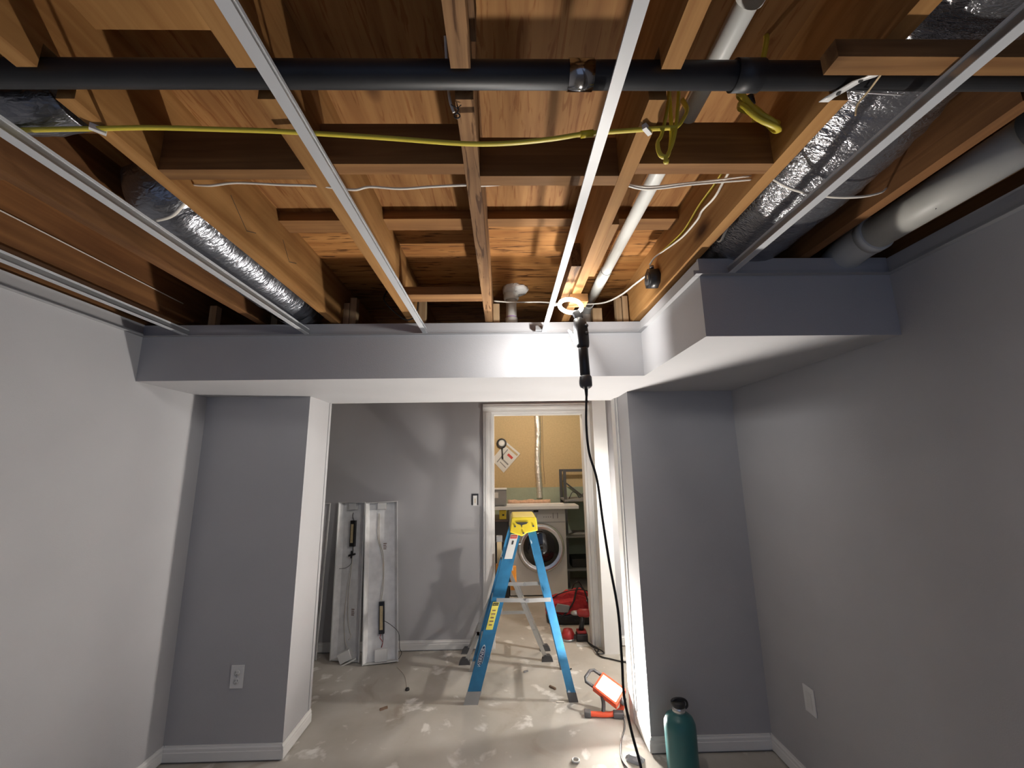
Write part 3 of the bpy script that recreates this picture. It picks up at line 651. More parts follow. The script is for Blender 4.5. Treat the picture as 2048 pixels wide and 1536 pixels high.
hp = [(-W2 - 0.010, H2 + 0.004), (-W2 - 0.074, H2 + 0.002), (-W2 - 0.092, H2 - 0.018), (-W2 - 0.092, -H2 + 0.018), (-W2 - 0.074, -H2 - 0.002), (-W2 - 0.010, -H2 + 0.002)]
MB().tube([WM @ Vector((x, y, -0.014)) for x, y in hp], 0.0098, 10).build('carry_handle', DGREY, wl_)
MB().cyl(WM @ Vector((W2 + 0.012, 0, -0.014)), WM @ Vector((W2 + 0.040, 0, -0.014)), 0.022, 16).build('pivot_knob', DGREY, wl_)
st = MB()
st.tube(smooth_path([WM @ Vector((W2 + 0.03, -0.005, -0.014)), Vector((0.722, 2.915, 0.062)), Vector((0.708, 2.90, 0.026)), Vector((0.64, 2.87, 0.018)), Vector((0.54, 2.875, 0.018)), Vector((0.485, 2.885, 0.018))], 5), 0.0150, 12, flat=1.0)
st.build('stand_bar', ORED, wl_)
MB().bar((0.650, 2.868, 0.018), (0.715, 2.86, 0.018), 0.040, 0.034).build('stand_foot', DGREY, wl_, 0.006)
MB().bar((0.475, 2.887, 0.018), (0.515, 2.88, 0.018), 0.040, 0.034).build('stand_foot', DGREY, wl_, 0.006)
MB().tube(smooth_path([WM @ Vector((-0.02, -H2 - 0.01, -0.018)), Vector((0.60, 2.90, 0.06)), Vector((0.59, 2.875, 0.024))], 4), 0.012, 10).build('stand_arm', DGREY, wl_)

# ------------------------------------------------------------------ blue step ladder (seen from its side)
ld = thing('step_ladder', 'blue fibreglass step ladder with a yellow top cap', 'ladder', (0.1, 3.27, 0))
def channel(b0, t0, w, yin, depth=0.024, th=0.005):
    """C-channel rail from b0 to t0, web w wide in the x direction, flanges turned toward yin (+1/-1)"""
    b0, t0 = Vector(b0), Vector(t0); mb = MB()
    for x0, x1, d0, d1 in ((-w / 2, w / 2, 0, th), (-w / 2, -w / 2 + th, th, depth), (w / 2 - th, w / 2, th, depth)):
        vs = [p + Vector((x, yin * d, 0)) for p in (b0, t0) for x, d in ((x0, d0), (x1, d0), (x1, d1), (x0, d1))]
        mb.add(vs, [(0, 1, 2, 3), (7, 6, 5, 4), (0, 4, 5, 1), (1, 5, 6, 2), (2, 6, 7, 3), (3, 7, 4, 0)])
    return mb
FB, FT = (-0.241, 0.0), (0.078, 1.085)       # front rail bottom / top (x, z)
RB, RT = (0.434, 0.0), (0.186, 1.085)        # rear rail
near_rail = None
for yb, yt, yin in ((3.045, 3.125, 1), (3.505, 3.425, -1)):
    r = channel((FB[0], yb, 0.0), (FT[0], yt, FT[1]), 0.088, yin).build('front_rail', BLUE, ld)
    if yin == 1: near_rail = r
    channel((RB[0], yb, 0.0), (RT[0], yt, RT[1]), 0.056, yin).build('rear_rail', BLUE, ld)
    e = 0.001 * yin
    # metal shoes
    def sh(B0, T0, w, name, hh):
        t1 = hh / 1.085
        b0 = Vector((B0[0], yb - 0.003 * yin, 0)); b1 = Vector((B0[0] + (T0[0] - B0[0]) * t1, yb + (yt - yb) * t1 - 0.003 * yin, hh))
        mb = MB(); ww = w / 2 + 0.003
        vs = [p + Vector((x, yin * d, 0)) for p in (b0, b1) for x, d in ((-ww, 0), (ww, 0), (ww, 0.03), (-ww, 0.03))]
        mb.add(vs, [(0, 1, 2, 3), (7, 6, 5, 4), (0, 4, 5, 1), (1, 5, 6, 2), (2, 6, 7, 3), (3, 7, 4, 0)])
        mb.build(name, DGREY if name == 'rear_shoe' else STEEL, ld)
    sh(FB, FT, 0.088, 'front_shoe', 0.075); sh(RB, RT, 0.056, 'rear_shoe', 0.055)
    # spreader: two bars with a centre hinge
    zz = 0.62; tt = zz / 1.085; yy = yb + (yt - yb) * tt + 0.012 * yin * -1
    xa = FB[0] + (FT[0] - FB[0]) * tt + 0.02; xb = RB[0] + (RT[0] - RB[0]) * tt - 0.005; xm = (xa + xb) / 2 + 0.02
    MB().bar((xa - 0.03, yy, zz), (xm, yy, zz - 0.006), 0.004, 0.026).build('spreader_bar', ALU, ld)
    MB().bar((xm, yy - 0.005 * yin, zz - 0.006), (xb + 0.02, yy - 0.005 * yin, zz - 0.002), 0.004, 0.026).build('spreader_bar', ALU, ld)
    MB().cyl((xm, yy - 0.010 * yin, zz - 0.006), (xm, yy + 0.004 * yin, zz - 0.006), 0.014, 14).build('spreader_hinge', STEEL, ld)
for zz in (0.28, 0.56, 0.83):
    tt = zz / 1.085; x = FB[0] + (FT[0] - FB[0]) * tt; y0 = 3.045 + 0.08 * tt + 0.006; y1 = 3.505 - 0.08 * tt - 0.006
    mb = MB(); mb.box(x - 0.036, x + 0.046, y0, y1, zz - 0.006, zz); mb.box(x - 0.036, x - 0.030, y0, y1, zz - 0.030, zz - 0.006); mb.box(x + 0.040, x + 0.046, y0, y1, zz - 0.030, zz - 0.006)
    mb.build('tread', ALU, ld)
for zz in (0.30, 0.70):
    tt = zz / 1.085; x = RB[0] + (RT[0] - RB[0]) * tt; y0 = 3.045 + 0.08 * tt + 0.006; y1 = 3.505 - 0.08 * tt - 0.006
    MB().box(x - 0.014, x + 0.010, y0, y1, zz - 0.015, zz + 0.015).build('rear_brace', ALU, ld)
# diagonal under-step braces
MB().bar((-0.13, 3.075, 0.30), (-0.155, 3.19, 0.26), 0.004, 0.016).build('step_brace', STEEL, ld)
cap = MB(); cpoly = [(0.030, 1.060), (0.075, 1.045), (0.118, 1.030), (0.150, 1.052), (0.232, 1.068), (0.224, 1.150), (0.212, 1.165), (0.052, 1.165), (0.042, 1.150)]
cap.prism([(x, 3.108, z) for x, z in cpoly], (0, 0.335, 0))
capo = cap.build('top_cap', YELP, ld, 0.006)
MB().prism([(0.070, 3.1065, 1.128), (0.165, 3.1065, 1.128), (0.150, 3.1065, 1.115), (0.120, 3.1065, 1.108), (0.118, 3.1065, 1.088), (0.108, 3.1065, 1.110), (0.085, 3.1065, 1.116)], (0, -0.001, 0)).build('warning_mark', INK, capo)
for x, z in ((0.068, 1.100), (0.200, 1.100), (0.128, 1.052)): MB().cyl((x, 3.1085, z), (x, 3.104, z), 0.007, 10).build('rivet', DGREY, capo)
# labels on the near front rail
def on_rail(s_, off):   # point on the outer web of the near front rail at height s_, sideways offset
    t_ = s_ / 1.085
    return Vector((FB[0] + (FT[0] - FB[0]) * t_ + off, 3.045 + 0.08 * t_ - 0.0012, s_))
def rail_label(name, z0, z1, o0, o1, m, d=0.0):
    vs = [on_rail(z0, o0), on_rail(z0, o1), on_rail(z1, o1), on_rail(z1, o0)]
    return MB().prism([v - Vector((0, d, 0)) for v in vs], (0, -0.0006, 0)).build(name, m, near_rail)
rail_label('warning_label', 0.88, 1.045, -0.030, 0.026, LABW)
rail_label('label_header', 1.015, 1.038, -0.026, 0.022, REDI, 0.0008)
rail_label('label_print', 0.975, 1.000, -0.006, 0.006, INK, 0.0008)
rail_label('caution_label', 0.435, 0.605, -0.030, 0.016, LABY)
rail_label('label_header', 0.582, 0.600, -0.027, 0.013, INK, 0.0008)
for q in range(5): rail_label('label_print', 0.46 + 0.022 * q, 0.468 + 0.022 * q, -0.018, 0.004 + 0.003 * (q % 2), INKBR, 0.0008)
slope = math.atan2(FT[0] - FB[0], 1.085)
def rail_matrix(s_, off, spin): 
    q = on_rail(s_, off) - Vector((0, 0.0012, 0))
    return Matrix.Translation(q) @ Matrix.Rotation(PI / 2, 4, 'X') @ Matrix.Rotation(spin, 4, 'Z')
mb = MB(); ov = [(0.082 * math.cos(2 * PI * k / 24), 0.017 * math.sin(2 * PI * k / 24), 0) for k in range(24)]
OM = rail_matrix(0.27, -0.012, PI / 2 - slope)
mb.prism([OM @ Vector(v) for v in ov], (0, -0.0004, 0)).build('logo_oval', LABW, near_rail)
mb = MB(); mb.prism([OM @ (Vector(v) * 0.90) + Vector((0, -0.0005, 0)) for v in ov], (0, -0.0003, 0)).build('logo_field', plain('logo_navy', (0.01, 0.03, 0.09), 0.5), near_rail)
text_part('logo_lettering', 'WERNER', 0.030, Matrix.Translation((0, -0.0012, 0)) @ OM, LABW, near_rail)
text_part('label_lettering', 'DANGER', 0.010, Matrix.Translation((0, -0.0006, 0)) @ rail_matrix(1.027, -0.002, 0), LABW, near_rail)
text_part('label_lettering', 'CAUTION', 0.008, Matrix.Translation((0, -0.0006, 0)) @ rail_matrix(0.591, -0.007, 0), LABY, near_rail)

# ------------------------------------------------------------------ grey folding sawhorse behind the ladder
sw = thing('folding_sawhorse', 'grey metal folding sawhorse with orange brackets behind the blue ladder', 'sawhorse', (0, 3.72, 0))
for y in (3.61, 3.80):
    MB().bar((-0.318, y, 0.03), (0.045, y, 0.80), 0.020, 0.030, (1, 0, 0.4)).build('leg', ALU, sw)
    MB().bar((0.305, y + 0.02, 0.03), (-0.030, y + 0.02, 0.80), 0.020, 0.030, (1, 0, -0.4)).build('leg', ALU, sw)
    for x, s_ in ((-0.335, -1), (0.32, 1)):
        yy = y + (0.02 if s_ > 0 else 0)
        MB().prism([(x - 0.045, yy - 0.02, 0), (x + 0.045, yy - 0.02, 0), (x + 0.04 - 0.02 * s_ * 0, yy - 0.02, 0.02), (x + 0.02, yy - 0.02, 0.045), (x - 0.02, yy - 0.02, 0.045), (x - 0.04, yy - 0.02, 0.02)], (0, 0.04, 0)).build('rubber_foot', DGREY, sw)
for z in (0.22, 0.42):
    xr = 0.305 - 0.335 * (z - 0.03) / 0.77; xl = -0.318 + 0.363 * (z - 0.03) / 0.77
    MB().bar((xr, 3.60, z), (xr, 3.84, z), 0.022, 0.028).build('crossbar', ALU, sw)
    MB().bar((xl, 3.60, z), (xl, 3.82, z), 0.022, 0.028).build('crossbar', ALU, sw)
MB().bar((-0.10, 3.63, 0.36), (0.17, 3.63, 0.36), 0.010, 0.024).build('lock_bar', ALU, sw)
MB().box(-0.075, -0.035, 3.66, 3.70, 0.72, 0.94).build('upright_post', TAPE, sw, 0.003)
MB().box(-0.080, -0.030, 3.655, 3.705, 0.90, 0.945).build('post_head', CARD, sw, 0.003)
MB().box(-0.085, -0.025, 3.65, 3.71, 0.60, 0.72).build('bracket', ORANGE, sw, 0.006)
MB().box(0.035, 0.085, 3.65, 3.71, 0.52, 0.70).build('bracket', ORANGE, sw, 0.006)

# ------------------------------------------------------------------ removed light fixtures leaning on the far wall
def fixture(label, bl, br, tl, tr, bal, wires, broken=False, seed=1):
    """bl/br/tl/tr: bottom-left, bottom-right, top-left, top-right corners of the open face"""
    bl, br, tl, tr = map(Vector, (bl, br, tl, tr))
    t = thing('light_fixture', label, 'light fixture', ((bl + br) / 2) * 1.0, 'light fixtures leaning on the far wall')
    ux = (br - bl).normalized(); w = (br - bl).length; uz = ((tl + tr) / 2 - (bl + br) / 2); hgt = uz.length; uz.normalize()
    un = ux.cross(uz).normalized()           # into the wall
    if un.y < 0: un = -un
    def P(x, d, z): return bl + ux * x + un * d + uz * z
    prof = [(0, 0), (0.004, -0.0), (0.030, 0.050), (w - 0.030, 0.050), (w - 0.004, 0.0), (w, 0), (w, 0.003), (w - 0.027, 0.0535), (0.027, 0.0535), (0, 0.003)]
    MB().prism([P(x, d, 0.006) for x, d in prof], uz * (hgt - 0.012)).build('pan', TUBW, t)
    for x in (0.002, w - 0.002):
        MB().bar(P(x, -0.003, 0.0), P(x, -0.003, hgt), 0.007, 0.008, un).build('side_lip', WHITEA, t)
    MB().prism([P(0, 0, 0), P(w, 0, 0), P(w - 0.027, 0.053, 0), P(0.027, 0.053, 0)], uz * 0.005).build('end_plate', WHITEA, t)
    MB().prism([P(-0.004, -0.004, hgt - 0.005), P(w + 0.004, -0.004, hgt - 0.005), P(w - 0.027, 0.053, hgt - 0.005), P(0.027, 0.053, hgt - 0.005)], uz * 0.005).build('end_plate', WHITEA, t)
    def pbox(x0, x1, d0, d1, z0, z1, name, m, par=t, bv=0.002):
        poly = [P(x0, d0, z0), P(x1, d0, z0), P(x1, d1, z0), P(x0, d1, z0)]
        return MB().prism(poly, uz * (z1 - z0)).build(name, m, par, bv)
    c = w / 2
    pbox(c - 0.035, c + 0.035, 0.008, 0.048, hgt - 0.062, hgt - 0.008, 'socket_block', WHITEA)
    if broken:
        M = Matrix.Translation(P(c + 0.02, -0.03, 0.05)) @ Matrix.Rotation(math.radians(-24), 4, 'Y')
        MB().box(-0.05, 0.05, -0.02, 0.02, -0.04, 0.035).xform(M).build('loose_socket', WHITEA, t, 0.003)
        MB().box(-0.075, 0.085, -0.035, -0.028, -0.055, -0.045).xform(M).build('bent_plate', WHITEA, t)
    else:
        pbox(c - 0.045, c + 0.048, 0.004, 0.048, 0.008, 0.095, 'socket_block', WHITEA)
    bz, bh = bal
    bo = pbox(c - 0.018, c + 0.026, 0.018, 0.0495, bz, bz + bh, 'ballast', BALL)
    pbox(c - 0.010, c + 0.014, 0.0168, 0.018, bz + 0.03, bz + bh - 0.03, 'ballast_label', BLABEL, bo, 0)
    for pts, m, r in wires:
        MB().tube(smooth_path([P(c + x, d, z) for x, d, z in pts], 5), r, 6).build('wire', m, t)
    # stamped ink
    for q in range(4):
        zz = (0.84 if bz < 0.5 else 0.32) + 0.014 * q
        pbox(c + 0.012, c + 0.036 + 0.003 * (q % 2), 0.0492, 0.0499, zz, zz + 0.007, 'ink_stamp', INKBR, t, 0)
    return t, P, pbox
wt = WCAB; bk = BLK
fixture('dented white light fixture, rightmost of those leaning on the far wall, ballast near its foot',
        (-1.137, 3.612, 0.006), (-0.868, 3.655, 0.012), (-1.228, 3.795, 1.222), (-0.965, 3.800, 1.236), (0.20, 0.235),
        [([(-0.03, 0.044, 1.14), (-0.035, 0.044, 0.95), (0.0, 0.044, 0.8), (0.012, 0.044, 0.65), (-0.005, 0.044, 0.5), (-0.01, 0.044, 0.43)], wt, 0.0032),
         ([(-0.02, 0.044, 1.14), (-0.02, 0.044, 0.92), (0.012, 0.044, 0.80), (0.018, 0.044, 0.6), (0.0, 0.044, 0.44)], wt, 0.0032),
         ([(0.0, 0.042, 0.20), (-0.01, 0.04, 0.17), (0.012, 0.04, 0.14), (0.004, 0.04, 0.10)], REDI, 0.0022),
         ([(0.01, 0.042, 0.20), (0.015, 0.04, 0.15), (0.0, 0.04, 0.10)], bk, 0.0022),
         ([(0.02, 0.01, 0.30), (0.09, -0.02, 0.26), (0.145, -0.03, 0.20), (0.15, -0.03, 0.10), (0.165, -0.02, 0.06), (0.14, -0.02, 0.02)], bk, 0.002)])
fixture('middle white light fixture leaning on the far wall, ballast near its top',
        (-1.430, 3.712, 0.006), (-1.180, 3.665, 0.008), (-1.483, 3.800, 1.226), (-1.232, 3.800, 1.236), (0.86, 0.215),
        [([(-0.005, 0.042, 1.14), (-0.01, 0.04, 1.11), (0.004, 0.04, 1.075)], bk, 0.0026),
         ([(0.005, 0.044, 0.86), (0.0, 0.044, 0.75), (-0.03, 0.044, 0.55), (-0.045, 0.044, 0.3), (-0.03, 0.044, 0.14), (0.0, 0.03, 0.09)], wt, 0.0032),
         ([(0.01, 0.044, 0.86), (0.0, 0.044, 0.70), (-0.015, 0.044, 0.5), (-0.015, 0.044, 0.32), (0.01, 0.044, 0.2), (0.025, 0.044, 0.17), (0.0, 0.044, 0.14)], wt, 0.0032),
         ([(0.005, 0.042, 0.86), (0.01, 0.035, 0.80), (0.0, 0.03, 0.79)], bk, 0.003),
         ([(-0.025, 0.03, 0.785), (0.035, 0.03, 0.80)], bk, 0.009), ([(0.002, 0.03, 0.825), (0.0, 0.03, 0.765)], bk, 0.008),
         ([(0.0, 0.04, 0.765), (-0.005, 0.04, 0.72), (-0.04, 0.02, 0.69), (-0.09, 0.0, 0.685)], bk, 0.002)], broken=True)
fixture('white light fixture leaning on the far wall, mostly hidden behind the left pier',
        (-1.80, 3.69, 0.006), (-1.545, 3.725, 0.006), (-1.80, 3.797, 1.222), (-1.555, 3.797, 1.228), (0.30, 0.2), [])
tag(MB().tube(smooth_path([(-0.86, 3.58, 0.004), (-0.82, 3.53, 0.003), (-0.77, 3.45, 0.003), (-0.735, 3.36, 0.003), (-0.705, 3.265, 0.004)], 5), 0.002, 6).build('loose_wire', WCAB), 'pale loose wire lying on the floor below the rightmost fixture', 'wire')
tag(MB().lathe([(0, 0), (0.014, 0), (0.016, 0.004), (0.012, 0.014), (0, 0.016)], (-0.70, 3.245, 0)).build('wire_nut', BLKP), 'black wire connector at the end of the loose wire', 'connector')

# ------------------------------------------------------------------ outlets and switch box
def outlet(name, label, M, duplex):
    o = thing(name, label, 'outlet', M.to_translation())
    MB().box(-0.036, 0.036, -0.006, 0, -0.058, 0.058).xform(M).build('cover_plate', WHITEA, o, 0.003)
    if duplex:
        for z in (-0.021, 0.021):
            r_ = MB().lathe([(0, 0), (0.0165, 0), (0.0165, 0.002), (0, 0.002)], (0, -0.006, z), (0, -1, 0), 16).xform(M).build('receptacle', LABW, o)
            for x in (-0.006, 0.006): MB().box(x - 0.001, x + 0.001, -0.0086, -0.0081, z - 0.001, z + 0.008).xform(M).build('slot', INK, r_)
            MB().cyl((0, -0.0081, z - 0.008), (0, -0.0086, z - 0.008), 0.0022, 8).xform(M).build('ground_hole', INK, r_)
        MB().cyl((0, -0.006, 0), (0, -0.0075, 0), 0.003, 8).xform(M).build('screw', STEEL, o)
    else:
        MB().box(-0.017, 0.017, -0.0075, -0.006, -0.034, 0.034).xform(M).build('insert', LABW, o, 0.001)
outlet('wall_outlet', 'white duplex outlet on the left pier', Matrix.Translation((-1.496, YP - 0.0005, 0.408)), True)
outlet('wall_outlet', 'white cover plate low on the right wall', Matrix.Translation((XR - 0.0005, 2.178, 0.42)) @ Matrix.Rotation(-PI / 2, 4, 'Z'), False)
sb = thing('switch_box', 'uncovered electrical box in the far wall beside the doorway', 'electrical box', (-0.275, YF, 1.23))
MB().box(-0.306, -0.244, YF - 0.003, YF - 0.0005, 1.183, 1.281).build('rim', BLKP, sb)  # solid black plate on the wall, its colour standing in for the recess's shade
MB().box(-0.292, -0.256, YF - 0.0055, YF - 0.003, 1.178, 1.266).build('device', LABW, sb, 0.001)
MB().box(-0.276, -0.270, YF - 0.0065, YF - 0.0055, 1.20, 1.24).build('wire', TAPE, sb)

# ------------------------------------------------------------------ bottle
bt = thing('water_bottle', 'large teal bottle with a dark loop cap standing by the right pier', 'bottle', (0.885, 2.40, 0))
MB().lathe([(0, 0.0), (0.066, 0.0), (0.074, 0.006), (0.077, 0.02), (0.078, 0.20), (0.076, 0.225), (0.066, 0.248), (0.048, 0.262), (0.034, 0.268), (0.034, 0.272), (0, 0.272)], (0.885, 2.40, 0), n=36).build('body', TEAL, bt)
MB().lathe([(0.032, 0.0), (0.033, 0.002), (0.033, 0.024), (0.031, 0.026)], (0.885, 2.40, 0.271), n=28).build('neck_band', CHROME, bt)
MB().lathe([(0.0, 0), (0.034, 0.0), (0.036, 0.004), (0.036, 0.018), (0.031, 0.024), (0, 0.025)], (0.885, 2.40, 0.297), n=28).build('cap', BLKP, bt)
MB().tube(smooth_path([(0.920, 2.40, 0.285), (0.932, 2.40, 0.297), (0.928, 2.40, 0.318), (0.905, 2.40, 0.330), (0.870, 2.40, 0.330), (0.851, 2.40, 0.316)], 4), 0.006, 8).build('loop', BLKP, bt)

# ------------------------------------------------------------------ laundry room contents
wsh = thing('washing_machine', 'silver front-loading washing machine in the laundry', 'washing machine', (0.39, 5.6, 0))
body = MB(); prof = [(5.255, 0.012), (5.255, 0.86), (5.262, 0.93), (5.29, 0.985), (5.33, 1.0), (5.98, 1.0), (5.98, 0.012)]
body.prism([(0.045, y, z) for y, z in prof], (0.69, 0, 0)); body.build('cabinet', WASH, wsh, 0.008)
DC = Vector((0.425, 5.255, 0.545))
MB().lathe([(0.205, -0.002), (0.275, -0.002), (0.285, 0.012), (0.278, 0.028), (0.258, 0.034), (0.232, 0.026), (0.205, 0.020)], DC, (0, -1, 0), 48).build('door_ring', CHROME, wsh)
MB().lathe([(0.23, 0.004), (0.215, 0.024), (0.16, 0.036), (0.08, 0.042), (0.0, 0.044)], DC, (0, -1, 0), 48).build('door_glass', GLASSD, wsh)
MB().box(0.15, 0.185, 5.215, 5.235, 0.49, 0.60).build('door_handle', CHROME, wsh, 0.004)
MB().lathe([(0.0, 0), (0.040, 0), (0.038, 0.02), (0.030, 0.028), (0, 0.029)], (0.345, 5.262, 0.915), (0, -1, 0.08), 24).build('dial', WHITEA, wsh)
MB().box(0.345, 0.405, 5.258, 5.262, 0.955, 0.980).xform(Matrix.Translation((0, 0.012, 0))).build('display', INK, wsh)
for i in range(4): MB().box(0.465 + 0.028 * i, 0.475 + 0.028 * i, 5.254, 5.2605, 0.895, 0.902).build('button', DGREY, wsh)
for x in (0.58, 0.635): MB().box(x, x + 0.008, 5.252, 5.261, 0.88, 0.945).build('indicator_strip', CARD, wsh)
MB().box(0.05, 0.73, 5.2525, 5.2545, 0.835, 0.841).build('panel_seam', CARD, wsh)
MB().box(0.055, 0.20, 5.2515, 5.2605, 0.855, 0.935).build('detergent_drawer', WASH, wsh, 0.004)
for x in (0.08, 0.70):
    for y in (5.32, 5.92): MB().cyl((x, y, 0), (x, y, 0.014), 0.022, 12).build('foot', BLKP, wsh)

tag(box(-0.42, 0.885, 5.14, 5.44, 1.0015, 1.040).build('shelf_board', WHITEA, bevel=0.002), 'thick white board lying across the washer top', 'board')
tag(box(-0.30, 0.72, 5.22, 5.36, 1.0405, 1.056).build('shelf_board', TRIMW, bevel=0.001), 'thin pale board stacked on the thick white board', 'board')
mb = MB(); rnd = random.Random(4)
mb.rings([[Vector((0.03 + 0.045 * i, 5.415 + d * (0.04 + 0.01 * rnd.random()), 1.041 + z * (0.04 + 0.02 * rnd.random()))) for d, z in ((-1, 0), (1, 0), (1, 0.8), (0.4, 1.0), (-0.5, 1.05), (-1, 0.7))] for i in range(13)])
tag(mb.build('insulation_strip', PINK), 'strip of pinkish insulation lying on the boards behind the washer front', 'insulation')
cb = thing('carton', 'grey carton on the boards left of the insulation strip', 'box', (-0.12, 5.25, 1.057))
MB().box(-0.30, 0.015, 5.17, 5.40, 1.0565, 1.235).build('box_body', CARD, cb, 0.003)
MB().box(-0.305, 0.02, 5.165, 5.405, 1.235, 1.248).build('lid', LABW, cb, 0.002)
MB().box(-0.20, -0.085, 5.1675, 5.1695, 1.14, 1.205).build('sticker', LABW, cb)
tag(MB().lathe([(0, 0), (0.020, 0), (0.022, 0.02), (0.022, 0.13), (0.010, 0.15), (0.010, 0.17), (0, 0.172)], (-0.165, 5.30, 1.2485), n=16).build('spray_bottle', plain('blue_bottle', (0.08, 0.13, 0.35), 0.4)), 'small blue bottle on the grey carton', 'bottle')

bn = thing('storage_bin', 'dark storage bin left of the washing machine', 'bin', (-0.15, 5.4, 0))
MB().box(-0.42, 0.035, 5.20, 5.70, 0.0, 0.86).build('bin_body', DARKH, bn, 0.01)
MB().box(-0.43, 0.040, 5.19, 5.71, 0.86, 0.885).build('bin_lid', plain('brown_lid', (0.09, 0.07, 0.06), 0.5), bn, 0.004)
MB().box(-0.40, 0.02, 5.1965, 5.1995, 0.62, 0.64).build('bin_rib', DGREY, bn)
cn = thing('yellow_tin', 'yellow tin on the dark bin lid under the white board', 'tin', (-0.045, 5.26, 0.886))
MB().box(-0.075, 0.010, 5.22, 5.30, 0.8855, 0.990).build('tin_body', YELP, cn, 0.004)
MB().box(-0.04, -0.015, 5.2185, 5.2195, 0.925, 0.945).build('tin_print', INK, cn)

vd = thing('vent_duct', 'crinkled silver vent duct rising up the tan wall', 'duct', (0.475, 6.0, 1.06))
rs = []
for i in range(90):
    z = 1.06 + 1.44 * i / 89; wv = 0.008 * math.sin(z * 7); rr = 0.045 * (1 + 0.05 * math.sin(i * 2.1) + 0.03 * math.sin(i * 0.7))
    rs.append([Vector((0.482 + wv + rr * math.cos(2 * PI * k / 16), 6.04 + rr * math.sin(2 * PI * k / 16), z)) for k in range(16)])
MB().rings(rs).build('foil_hose', FOILV, vd)
cable('wall_cable', 'thin dark cable beside the silver vent duct', [(0.56, 6.094, 2.40), (0.562, 6.094, 2.0), (0.56, 6.094, 1.6), (0.575, 6.092, 1.25)], 0.004, INKBR)

# hanging papers and magnifier
pp = thing('paper_pad', 'printed papers hanging tilted on the tan wall', 'papers', (0.02, 6.09, 1.42))
def wallp(x, z, y=6.097): return Vector((x, y, z))
quad = [(0.025, 1.862), (0.225, 1.690), (-0.020, 1.420), (-0.195, 1.610)]
MB().prism([wallp(*q) for q in quad], (0, -0.006, 0)).build('sheets', LABW, pp)
quad2 = [(x + 0.012, z - 0.012) for x, z in quad]
MB().prism([wallp(x, z, 6.0985) for x, z in quad2], (0, -0.001, 0)).build('back_sheet', TAPE, pp)
def lerp2(u, v):
    a, b_, c_, d = [Vector((q[0], 0, q[1])) for q in quad]
    return (a * (1 - u) + b_ * u) * (1 - v) + (d * (1 - u) + c_ * u) * v
for u0, u1, v0, v1, m in ((0.1, 0.95, 0.08, 0.16, TAPE), (0.30, 0.36, 0.2, 0.9, CARD), (0.45, 0.9, 0.62, 0.68, CARD), (0.45, 0.9, 0.78, 0.82, CARD), (0.5, 0.85, 0.3, 0.4, REDI)):
    vs = [lerp2(u0, v0), lerp2(u1, v0), lerp2(u1, v1), lerp2(u0, v1)]
    MB().prism([Vector((v.x, 6.0908, v.z)) for v in vs], (0, -0.0005, 0)).build('print_block', m, pp)
mg = thing('magnifying_glass', 'black magnifying glass hanging over the papers', 'magnifying glass', (-0.03, 6.08, 1.62))
MB().tube([(-0.045 + 0.063 * math.cos(a), 6.078, 1.842 + 0.063 * math.sin(a)) for a in [2 * PI * q / 28 for q in range(28)]], 0.010, 8, closed=True).build('rim', BLKP, mg)
MB().lathe([(0.0, 0), (0.058, 0), (0.03, 0.004), (0, 0.005)], (-0.045, 6.080, 1.842), (0, -1, 0), 24).build('lens', WHITEA, mg)
MB().tube([(-0.040, 6.078, 1.775), (-0.036, 6.078, 1.72), (-0.032, 6.078, 1.62)], [0.012, 0.009, 0.012], 10).build('handle', BLKP, mg)

# metal shelf to the right of the washer
sf = thing('metal_shelf', 'dark metal shelf frame right of the washing machine', 'shelf', (1.05, 5.78, 0))
for x, y in ((0.79, 5.58), (0.79, 5.98), (1.34, 5.58), (1.34, 5.98)):
    MB().box(x - 0.018, x + 0.018, y - 0.018, y + 0.018, 0, 1.46).build('post', DGREY, sf)
MB().box(0.80, 1.33, 5.565, 5.60, 1.43, 1.46).build('top_rail', DGREY, sf)
MB().box(0.80, 1.33, 5.965, 5.995, 1.43, 1.46).build('top_rail', DGREY, sf)
for z in (1.05, 0.60, 0.20): MB().box(0.775, 1.36, 5.56, 6.0, z, z + 0.025).build('shelf_board', CARD, sf)
MB().bar((0.82, 5.99, 1.30), (1.10, 5.99, 1.08), 0.01, 0.02).build('brace', DGREY, sf)
tag(MB().tube(smooth_path([(0.86, 5.70, 1.082), (0.90, 5.68, 1.16), (0.96, 5.70, 1.14), (1.0, 5.72, 1.085), (1.06, 5.70, 1.15), (1.12, 5.72, 1.18), (1.16, 5.72, 1.09)], 6), 0.006, 8).build('hose_loop', DGREY), 'tangle of dark cable on the metal shelf', 'cable')
tag(box(0.85, 1.25, 5.62, 5.92, 0.2255, 0.33).build('storage_tray', DARKH, bevel=0.008), 'dark tray on the lowest metal shelf board', 'tray')

